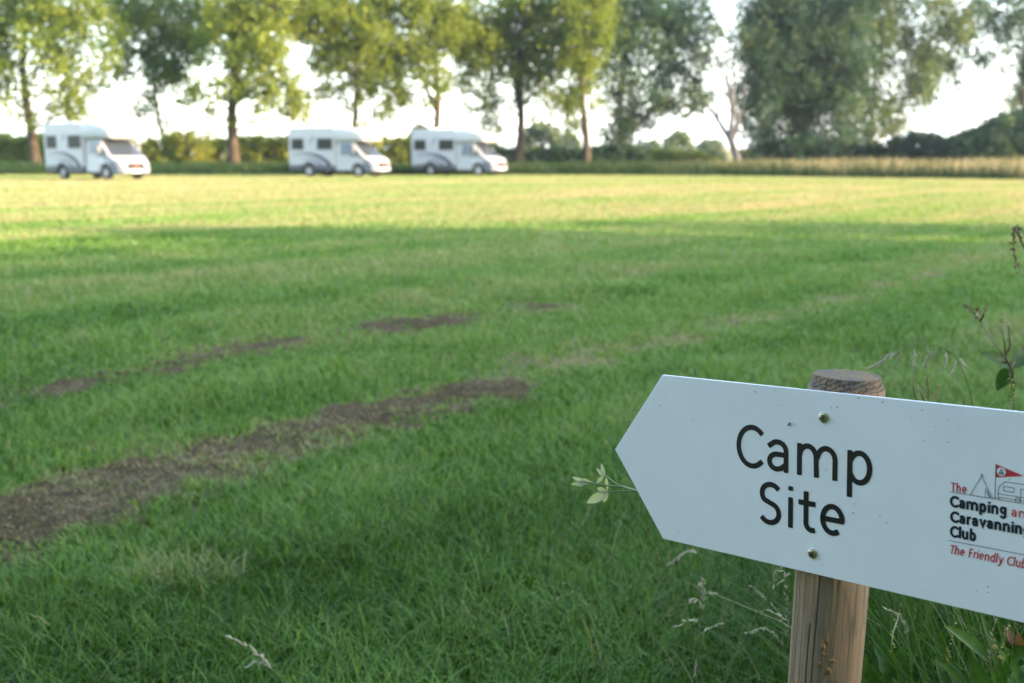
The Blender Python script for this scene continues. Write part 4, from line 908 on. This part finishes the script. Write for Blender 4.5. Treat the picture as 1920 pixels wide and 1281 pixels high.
        q2 = MB(); sw(q2, arc(.95, -.05, 1.65, 1.12, 104, 36, 22), .07, .17, .0045); sw(q2, arc(.95, -.1, 1.25, .98, 92, 46, 18), .06, .16, .005); sw(q2, arc(1.0, 0, 1.0, 1.36, 128, 98, 10), .03, .03, .0055)
        q2.build('swoosh_stripe', M['stripe_light'], root)
        q3 = MB(); ex = 1.36
        sw(q3, [(ex, 1.72), (ex + .12, 1.95), (ex + .30, 2.16), (ex + .36, 2.30)], .05, .05, .004); sw(q3, [(ex + .08, 1.78), (ex + .24, 1.98), (ex + .26, 2.2)], .08, .08, .0048); sw(q3, [(ex + .02, 1.98), (ex + .2, 2.08), (ex + .40, 2.1)], .05, .05, .0056)
        q3.build('side_emblem', M['stripe_light'], root)
        MB().box(4.00, 4.14, *sorted((s_*(CW + .001), s_*(CW + .022))), 1.10, 1.14).build('door_handle', M['grey_plastic'], root)
        # lights
        vs = [(5.20, .70, 1.08), (5.40, .73, .95), (5.48, .70, .80), (5.26, .83, .84), (5.14, .85, 1.00)]
        hl = MB(); hl.add([(x + .035, s_*y, z + .015) for x, y, z in vs] + [(x - .10, s_*(y - .06), z - .04) for x, y, z in vs], [(0, 1, 2, 3, 4), (9, 8, 7, 6, 5)] + [(i, i+5, (i+1) % 5 + 5, (i+1) % 5) for i in range(5)])
        hl.build('headlight', M['lamp'], root)
        fg = MB(); fg.tube([(5.545, s_*.58, .44), (5.595, s_*.58, .44)], [.075, .07], 16); fg.build('fog_lamp', M['lamp'], root)
        MB().box(-.02, .03, *sorted((s_*.82, s_*.98)), .70, 1.02).build('tail_light', M['tail'], root)
    bmp = [(4.97, .34), (4.88, .84), (5.10, .86), (5.505, .70), (5.56, .66), (5.57, .36), (5.50, .28), (5.05, .28)]
    vs = []
    for y in (-CW-.012, -.80, .80, CW+.012):
        for x, z in bmp: vs.append((x - (.16 if abs(y) > .9 and x > 5.3 else 0), y*(1 if x < 5.3 else .93), z))
    n = len(bmp)
    MB().add(vs, [(i*n+k, i*n+(k+1) % n, (i+1)*n+(k+1) % n, (i+1)*n+k) for i in range(3) for k in range(n)] + [tuple(range(n)), tuple(3*n+k for k in range(n))]).build('front_bumper', plain('grey_bumper', (.11, .125, .15), .45, vary=.05), root, bevel=.03)
    g = MB(); g.box(5.50, 5.585, -.46, .46, .50, .82)
    for k in range(3): g.box(5.58, 5.60, -.46, .46, .54 + k*.10, .565 + k*.10)
    g.build('grille', M['black_rubber'], root); MB().tube([(5.585, 0, .76), (5.615, 0, .76)], [.10, .095], 16).build('front_badge', M['badge'], root)
    MB().box(5.555, 5.59, -.30, .30, .36, .48).build('number_plate', M['plate'], root)
    MB().box(5.54, 5.56, -.60, .60, .29, .34).build('lower_grille', M['black_rubber'], root)
    for wx in (1.28, 4.52):
        for s_ in (-1, 1):
            yo = s_*(HW - .06 if wx < 2 else CW - .03); yi = yo - s_*.22
            ty = MB(); prof = [(.20, yi), (.30, yi), (WR, yi + s_*.03), (WR, yo - s_*.03), (.30, yo), (.22, yo)]; nn_ = 28
            vs = [(wx + r*math.cos(2*math.pi*k/nn_), y, WR + r*math.sin(2*math.pi*k/nn_)) for r, y in prof for k in range(nn_)]
            wh = ty.add(vs, [(i*nn_+k, i*nn_+(k+1) % nn_, ((i+1) % 6)*nn_+(k+1) % nn_, ((i+1) % 6)*nn_+k) for i in range(6) for k in range(nn_)]).build('wheel', M['black_rubber'], root, smooth=False)
            rm = MB(); rm.tube([(wx, yi + s_*.05, WR), (wx, yo - s_*.035, WR)], [.22, .22], 24); rm.tube([(wx, yo - s_*.035, WR), (wx, yo - s_*.005, WR)], [.09, .07], 16)
            for k in range(8):
                a = 2*math.pi*k/8; rm.tube([(wx + .08*math.cos(a), yo - s_*.02, WR + .08*math.sin(a)), (wx + .21*math.cos(a), yo - s_*.012, WR + .21*math.sin(a))], [.028, .022], 6)
            rm.build('rim', M['alloy'], wh)
    for x, l in ((.75, .55), (2.15, .5)):
        sl = MB(); sl.box(x, x + l, -.28, .28, 2.70, 2.83); sl.build('roof_light', plain('skylight_dome', (.70, .70, .68), .25), root, bevel=.04)
    ae = MB(); ae.tube([(1.62, .3, 2.70), (1.62, .3, 2.90)], .02, 6); ae.tube([(1.62, .3, 2.90), (1.62, .3, 2.96)], [.14, .10], 12); ae.build('roof_aerial', plain('aerial_plastic', (.65, .65, .64), .4), root)
    MB().box(3.03, 4.9, -.80, .80, .28, .40).build('cab_floor', M['black_rubber'], root)
    return root
MG = 'white motorhomes parked along the field edge'
mh = make_motorhome()
def put(o, px_rear, py, Y, head, label):
    a = at(px_rear, py, Y); o.location = (a[0], a[1], 0); o.rotation_euler = (0, 0, R(head)); tag(o, label, 'motorhome', MG)
mh2 = copy_tree(mh); mh3 = copy_tree(mh)
put(mh, 124, 336, 55.0, -33, 'leftmost white motorhome, its nose turned furthest towards the camera')
put(mh2, 565, 332, 62.5, -25, 'white motorhome in the middle, between the leftmost and rightmost motorhomes')
put(mh3, 790, 332, 66.5, -27, 'white motorhome nearest the twin stemmed tree, rightmost of the three')

# ------------------------------------------------------------------ the hazy evening air
def haze():
    o = MB().box(-2480, 2480, -62.5, 1505, -1.0, 27.0).build('haze')
    m = bpy.data.materials.new('evening_haze'); m.use_nodes = True; t = m.node_tree; t.nodes.clear()
    out = t.nodes.new('ShaderNodeOutputMaterial'); v = t.nodes.new('ShaderNodeVolumePrincipled')
    v.inputs['Color'].default_value = (.70, .86, 1, 1); v.inputs['Density'].default_value = 0.00022; v.inputs['Anisotropy'].default_value = 0.35
    t.links.new(v.outputs[0], out.inputs['Volume']); o.data.materials.append(m)
    tag(o, 'thin bright evening haze over the field', 'haze', kind='stuff')
haze()

# ------------------------------------------------------------------ plants near the sign
M['straw'] = plain('seed_straw', (.36, .345, .235), .7, vary=.25, scale=200); M['stem'] = plain('green_stem', (.10, .15, .045), .6, vary=.25, scale=120)
M['pale_leaf'] = leafy('pale_leaf', [(0, (.30, .36, .24)), (1, (.42, .48, .34))], .3)
M['dock_leaf'] = leafy('dock_leaf', [(0, (.025, .075, .012)), (1, (.05, .12, .022))], .35, .45, .2)
M['red_leaf'] = leafy('red_leaf', [(0, (.09, .035, .02)), (1, (.13, .075, .025))], .3)
M['brown_seed'] = plain('brown_seed', (.15, .075, .040), .8, vary=.35, scale=250); M['yellow_seed'] = plain('yellow_seed', (.30, .26, .05), .7, vary=.35, scale=250)
M['brown_stem'] = plain('brown_stem', (.13, .10, .06), .7, vary=.25, scale=150)
def sm(pts, n=5):                   # smooth a polyline
    P = [np.array(p, float) for p in pts]; P = [2*P[0] - P[1]] + P + [2*P[-1] - P[-2]]; out = []
    for i in range(1, len(P)-2):
        for k in range(n):
            t = k/n; a, b, c, d = P[i-1:i+3]
            out.append(.5*((2*b) + (c-a)*t + (2*a-5*b+4*c-d)*t*t + (3*b-a-3*c+d)*t**3))
    return out + [P[-2]]
def stalk(label, px, Y, side, seed, spike=False, mat='straw', n=22, spread=.02, r=.0011, tip=.35, group='seeding grass stalks near the sign', L=.011):
    """px: pixels from the foot (may lie below the frame) to the tip; side: (pixel polylines) of side branches"""
    rnd = random.Random(seed); pts = [at(x, y, Y) for x, y in px]
    f0 = pts[0].copy(); f0[2] = 0; base = f0; P = sm([f0 - base] + [p - base for p in pts]) if pts[0][2] > .05 else sm([p - base for p in pts])
    root = empty('grass_stalk', tuple(base)); tag(root, label, 'grass stalk', group)
    m = MB(); m.tube(P, [r*(1 - .75*i/(len(P)-1)) for i in range(len(P))], 5)
    h = MB(); br = [[q - base for q in (at(x, y, Y + rnd.uniform(-.02, .02)) for x, y in s)] for s in side]
    for b in br:
        b = sm(b, 4); m.tube(b, [r*.4]*len(b), 4, False)
        k = len(b)
        for j in range(max(3, k)):
            p = b[int((k-1)*(.35 + .65*j/max(2, k-1))) if k > 1 else 0]; d = b[-1] - b[0]; d = d/np.linalg.norm(d)
            h.grain(p, d + np.array([rnd.uniform(-.6, .6), rnd.uniform(-.6, .6), rnd.uniform(-.9, .3)]), L*rnd.uniform(.6, 1.0), L*.10)
    k0 = int(len(P)*(1 - tip))
    for j in range(n):
        i = rnd.uniform(k0, len(P)-1.01); a = int(i); p = P[a]*(1-(i-a)) + P[a+1]*(i-a); d = P[a+1] - P[a]; d /= np.linalg.norm(d)
        s = rnd.choice((-1, 1)); h.grain(p, d*1.1 + np.array([s*.5, rnd.uniform(-.5, .5), rnd.uniform(-.4, .2)]), L*rnd.uniform(.6, 1.0), L*.11)
    m.build('stem', M['stem'] if not spike else M[mat], root, smooth=True); h.build('seed_head', M[mat], root)
    return root
stalk('pale seeding grass stalk bending in from the bottom edge, left of the sign', [(560, 1400), (530, 1281), (505, 1250), (478, 1222), (432, 1195)], 1.75, [[(500, 1245), (484, 1240), (466, 1251)]], 1, n=26, tip=.55, L=.016)
stalk('thin upright grass stalk with an open seed head below the sign point', [(1302, 1500), (1306, 1281), (1312, 1195), (1315, 1150), (1318, 1092)], 1.5, [[(1314, 1165), (1300, 1160), (1272, 1173)], [(1312, 1190), (1330, 1178), (1350, 1170)], [(1316, 1130), (1305, 1122), (1298, 1126)], [(1317, 1120), (1326, 1110), (1336, 1112)], [(1308, 1230), (1305, 1245), (1303, 1262)], [(1317, 1105), (1312, 1096), (1322, 1090)]], 2, n=16, tip=.30, L=.011)
stalk('long thin bent grass stem crossing below the sign beside the post', [(1300, 1480), (1358, 1281), (1400, 1190), (1430, 1130), (1480, 1072)], 1.42, [[(1422, 1148), (1440, 1144), (1466, 1160)], [(1455, 1098), (1452, 1080), (1462, 1066)]], 3, n=6, tip=.12, L=.012)
stalk('drooping straw coloured spike arching left of the post below the sign', [(1500, 1460), (1478, 1281), (1474, 1230), (1455, 1192), (1430, 1178), (1398, 1188)], 1.5, [], 4, n=34, tip=.42, L=.008)
stalk('dry arching seed spike just left of the post, highest one below the sign', [(1520, 1440), (1490, 1240), (1470, 1170), (1440, 1128), (1408, 1100)], 1.55, [], 5, n=34, tip=.5, L=.008)
stalk('pale bowed seed spike under the lower left corner of the sign', [(1400, 1420), (1365, 1200), (1340, 1075), (1312, 1040), (1285, 1036), (1255, 1058)], 1.7, [], 6, n=40, tip=.35, L=.010)
stalk('grey green seed spike leaning right of the post below the sign', [(1660, 1450), (1690, 1260), (1700, 1190), (1690, 1160), (1660, 1140)], 1.35, [], 7, n=40, tip=.45, L=.008)
stalk('short pale seed spike standing left of the knot in the wooden post', [(1468, 1430), (1470, 1300), (1472, 1240), (1476, 1170), (1473, 1100)], 1.6, [], 8, n=34, tip=.35, L=.008)
stalk('thin pale stalk right of the post near the bottom corner leaves', [(1870, 1450), (1862, 1281), (1858, 1230), (1866, 1160)], 1.2, [], 9, n=14, tip=.3, L=.008)
stalk('oat like seed head drooping to the left behind the post top', [(1900, 1150), (1850, 900), (1820, 740), (1790, 668), (1740, 645), (1700, 652), (1650, 680), (1628, 690)], 1.55,
      [[(1770, 655), (1776, 665), (1768, 690)], [(1735, 645), (1742, 655), (1735, 690)], [(1712, 650), (1716, 662), (1710, 688)], [(1690, 655), (1690, 662), (1676, 690)], [(1796, 672), (1803, 672), (1806, 690)], [(1797, 672), (1790, 680), (1783, 700)], [(1760, 650), (1752, 660), (1730, 680)], [(1680, 658), (1668, 664), (1655, 680)]], 10, n=22, tip=.22, L=.012)

def shrub_twig():
    pts = [(1300, 960), (1240, 932), (1193, 920), (1172, 914)]
    P = [behind(x, y, .02 + .015*i) for i, (x, y) in enumerate(pts)][::1]
    base = behind(1570, 1120, .10); base[2] = 0; rt = [base*0, behind(1570, 1080, .10) - base, behind(1440, 990, .06) - base] + [p - base for p in P]
    root = empty('shrub_twig', tuple(base)); tag(root, 'pale leafed shrub twig poking out left of the sign point', 'twig')
    dep = .07
    q = lambda x, y, k=0.0: behind(x, y, dep + k) - base
    m = MB(); m.tube(sm(rt), [.003 - .0014*i/len(sm(rt)) for i in range(len(sm(rt)))], 6)
    m.tube(sm([q(1172, 914), q(1160, 911), q(1142, 898), q(1134, 892)]), .0011, 5); m.tube(sm([q(1172, 914), q(1150, 912), q(1120, 908), q(1098, 904)]), .0012, 5); m.tube(sm([q(1190, 921), q(1162, 921), q(1140, 923)]), .0009, 5)
    m.build('stem', M['stem'], root, smooth=True)
    up = -BN
    for a, b, wdt in [((1134, 893), (1126, 869), .008), ((1134, 893), (1116, 878), .006), ((1132, 893), (1116, 906), .006), ((1137, 896), (1138, 920), .006), ((1139, 921), (1117, 916), .008), ((1140, 923), (1097, 944), .013), ((1140, 924), (1129, 942), .009), ((1100, 904), (1070, 895), .006), ((1100, 904), (1068, 909), .006), ((1106, 906), (1080, 902), .006), ((1098, 905), (1079, 911), .006), ((1112, 907), (1090, 897), .005)]:
        l = MB(); l.leaf(q(*a), q(*b, .004), wdt, BN, fold=.1, droop=.08); o = l.build('leaf', M['pale_leaf'], root)
        at_ = o.data.attributes.new('tint', 'FLOAT', 'FACE'); at_.data.foreach_set('value', np.full(len(o.data.polygons), random.Random(a[0] + b[1]).random(), dtype=np.float32))
shrub_twig()

def tinted(o, lo, hi, seed):
    r = np.random.default_rng(seed); a = o.data.attributes.new('tint', 'FLOAT', 'FACE'); a.data.foreach_set('value', r.uniform(lo, hi, len(o.data.polygons)).astype(np.float32)); return o
def dock(label, foot, Y, stems, leaves, seed, seed_mat='brown_seed', cat='plant', stem_mat='brown_stem', group='dock plants beside the sign'):
    """stems: (pixel polyline, seeded from this fraction on, seed size); leaves: (base px, tip px, width m, material)"""
    rnd = random.Random(seed); b = at(foot[0], foot[1], Y); b[2] = 0; root = empty('dock_plant', tuple(b)); tag(root, label, cat, group)
    m = MB(); h = MB(); rng = np.random.default_rng(seed)
    for pts, fr, sz in stems:
        P = [at(x, y, Y + rnd.uniform(-.04, .04)) - b for x, y in pts]
        P = sm(([np.array([0, 0, 0.])] if pts[0][1] > 640 and P[0][2] > .05 and fr < 2 and pts[0] == tuple(foot) else []) + P)
        m.tube(P, [.0019*(1 - .7*i/(len(P)-1)) for i in range(len(P))], 6)
        k0 = int(len(P)*fr); i = k0
        while i < len(P) - 1 and fr <= 1:
            for s in range(rng.integers(1, 4)):
                d = rng.normal(0, 1, 3); d /= np.linalg.norm(d); p = P[i] + d*sz*.8 + (P[i+1] - P[i])*rnd.random(); h.grain(p - d*sz*.4, d, sz*.8, sz*.30, 5)
            i += 1
    m.build('stem', M[stem_mat], root, smooth=True)
    if h.v: h.build('seed_cluster', M[seed_mat], root)
    for a, c, wd, mt in leaves:
        l = MB(); p0, p1 = at(*a, Y) - b, at(*c, Y - rnd.uniform(-.05, .05)) - b
        l.leaf(p0, p1, wd, np.array([rnd.uniform(-.4, .4), -.8, .8]), fold=.22, droop=.12, seg=8); tinted(l.build('leaf', M[mt], root, smooth=True), 0, 1, seed + int(a[0]))
    return root
dock('tall dry dock with chains of brown seeds at the right edge', (1990, 900), 1.75,
     [([(1990, 1100), (1965, 800), (1950, 600), (1935, 480), (1915, 430), (1903, 432), (1900, 455), (1904, 490), (1918, 520)], .55, .006), ([(1950, 600), (1935, 500), (1915, 450), (1908, 422)], .5, .005), ([(1945, 560), (1925, 480), (1910, 440), (1900, 425)], .5, .004)], [], 1)
dock('thin stemmed dock with a broad green leaf, right of the drooping seed head', (1905, 900), 1.62,
     [([(1905, 1000), (1900, 760), (1895, 690), (1870, 650), (1840, 605), (1818, 580), (1803, 570)], .72, .004), ([(1895, 690), (1915, 660), (1925, 640)], 2, .004), ([(1880, 668), (1893, 650), (1890, 610)], .3, .004), ([(1830, 595), (1834, 585), (1832, 578)], .2, .004), ([(1838, 602), (1845, 588), (1850, 572)], .2, .003), ([(1890, 690), (1883, 640), (1882, 590)], .8, .005)],
     [((1893, 690), (1848, 660), .030, 'dock_leaf'), ((1895, 690), (1870, 730), .026, 'dock_leaf'), ((1895, 690), (1935, 650), .028, 'dock_leaf'), ((1897, 700), (1900, 745), .024, 'dock_leaf')], 2)
dock('dock spike crowded with yellow green seeds above the sign edge', (1896, 920), 1.5, [([(1896, 1100), (1898, 900), (1897, 790), (1898, 740), (1892, 690)], .45, .005)], [], 3, 'yellow_seed', stem_mat='stem')
dock('low thin dock with rusty seeds behind the upper edge of the sign', (1745, 900), 1.7, [([(1745, 1100), (1745, 820), (1741, 745), (1738, 705)], .62, .005), ([(1745, 780), (1756, 740), (1762, 720)], .3, .005), ([(1744, 780), (1728, 740), (1720, 722)], .3, .004), ([(1745, 800), (1715, 740), (1712, 690)], .7, .004), ([(1746, 850), (1800, 790), (1808, 748)], .6, .004)], [], 4, 'yellow_seed')
dock('leafy dock with long green leaves right of the post foot', (1700, 1400), 1.45, [([(1700, 1400), (1690, 1250), (1684, 1180), (1690, 1130)], .75, .004)],
     [((1700, 1330), (1648, 1200), .035, 'dock_leaf'), ((1705, 1330), (1655, 1160), .028, 'dock_leaf'), ((1700, 1320), (1740, 1230), .03, 'dock_leaf'), ((1690, 1300), (1650, 1270), .035, 'dock_leaf'), ((1705, 1300), (1770, 1190), .025, 'dock_leaf')], 5, stem_mat='stem')
dock('dock with a yellow seed cluster and reddening leaf at the bottom right corner', (1880, 1420), 1.22, [([(1890, 1420), (1885, 1281), (1878, 1240), (1868, 1218), (1862, 1208)], .45, .0045), ([(1870, 1420), (1895, 1300), (1900, 1190)], 2, .004)],
     [((1855, 1240), (1790, 1172), .022, 'dock_leaf'), ((1890, 1310), (1850, 1150), .02, 'dock_leaf'), ((1898, 1212), (1886, 1172), .013, 'red_leaf'), ((1903, 1210), (1922, 1186), .016, 'red_leaf'), ((1884, 1240), (1935, 1208), .018, 'dock_leaf'), ((1880, 1290), (1940, 1250), .025, 'dock_leaf'), ((1860, 1330), (1800, 1262), .03, 'dock_leaf'), ((1850, 1330), (1825, 1235), .03, 'dock_leaf'), ((1900, 1330), (1960, 1290), .03, 'dock_leaf')], 6, 'yellow_seed', stem_mat='stem')

def weed(label, x0, x1, y0, Y, n, seed):
    rnd = random.Random(seed); lv = []
    for k in range(n):
        bx = rnd.uniform(x0, x1); by = y0 + rnd.uniform(0, 90); tx = bx + rnd.uniform(-60, 60); ty = by - rnd.uniform(50, 105)
        lv.append(((bx, by), (tx, ty), rnd.uniform(.010, .021), 'dock_leaf'))
    dock(label, ((x0+x1)/2, 1500), Y, [([((x0+x1)/2, 1500), ((x0+x1)/2 + 10, y0 + 20), ((x0+x1)/2 - 8, y0 - 60), ((x0+x1)/2 + 6, y0 - 120)], .7, .004)], lv, seed, 'yellow_seed', 'weed', 'stem', 'broad leaved weeds under the sign')
weed('broad leaved weed under the sign, nearest to the post', 1640, 1720, 1270, 1.30, 8, 71)
weed('broad leaved weed under the sign, straight below the club lettering', 1740, 1830, 1290, 1.22, 9, 72)
weed('broad leaved weed under the sign, squeezed into the bottom right corner', 1840, 1930, 1290, 1.12, 8, 73)

def rough_grass():
    """tall ungrazed grass around the post"""
    rng = np.random.default_rng(77); parts = []
    def area(n, x0, x1, y0, y1, h0, h1, wd, tmean, lean, dens_edge=None, nseg=5):
        x = rng.uniform(x0, x1, n); y = rng.uniform(y0, y1, n)
        bd = (np.stack([x, y], 1) - O[:2]) @ (-BN[:2]/np.linalg.norm(BN[:2]))       # distance behind the board
        post = np.hypot(x - foot[0], y - foot[1])
        edge = np.clip((x - (.30 + .22*(y - 1.3)))/.26 + .45*(fbm(x*4, y*4, 2) - .5), 0, 1)
        keep = (bd > .07) & (post > .06) & (rng.random(n) < edge)
        x, y, bd, edge = x[keep], y[keep], bd[keep], edge[keep]; n = len(x)
        h = rng.uniform(h0, h1, n)*(.35 + .65*edge)
        t = np.clip(tmean + rng.normal(0, .18, n) + (rng.random(n) < .07)*.45, 0, 1)
        parts.append(blade_mesh('r', x, y, h, rng.uniform(wd*.6, wd*1.3, n), t, rng, nseg, lean))
    area(5200, .05, 1.5, 1.30, 3.0, .16, .40, .0042, .42, (.25, .85))
    area(2600, .35, 1.6, 1.25, 2.4, .28, .55, .0055, .42, (.2, .75))
    area(2600, .40, 1.25, 1.12, 1.75, .26, .58, .0056, .40, (.2, .75))
    area(2600, .5, 3.4, 2.4, 6.0, .06, .15, .005, .45, (.3, 1.1), nseg=4)
    n = 2600; x = rng.uniform(-.15, 1.1, n); y = rng.uniform(1.7, 3.0, n); k = rng.random(n) < np.clip((x + .1 - .12*(y - 1.7))/.4 + .5*(fbm(x*3, y*3, 6) - .5), 0, 1); x, y = x[k], y[k]; n = len(x)
    parts.append(blade_mesh('r', x, y, rng.uniform(.09, .22, n), rng.uniform(.0025, .005, n), np.clip(.42 + rng.normal(0, .2, n) + (rng.random(n) < .1)*.4, 0, 1), rng, 5, (.25, 1.0)))
    V, Q, T = join(parts)
    tag(link('rough_grass', np_mesh('rough_grass', V, Q, T), M['rough']), 'tall unmown grass around the wooden sign post', 'grass', kind='stuff')
rough_grass()
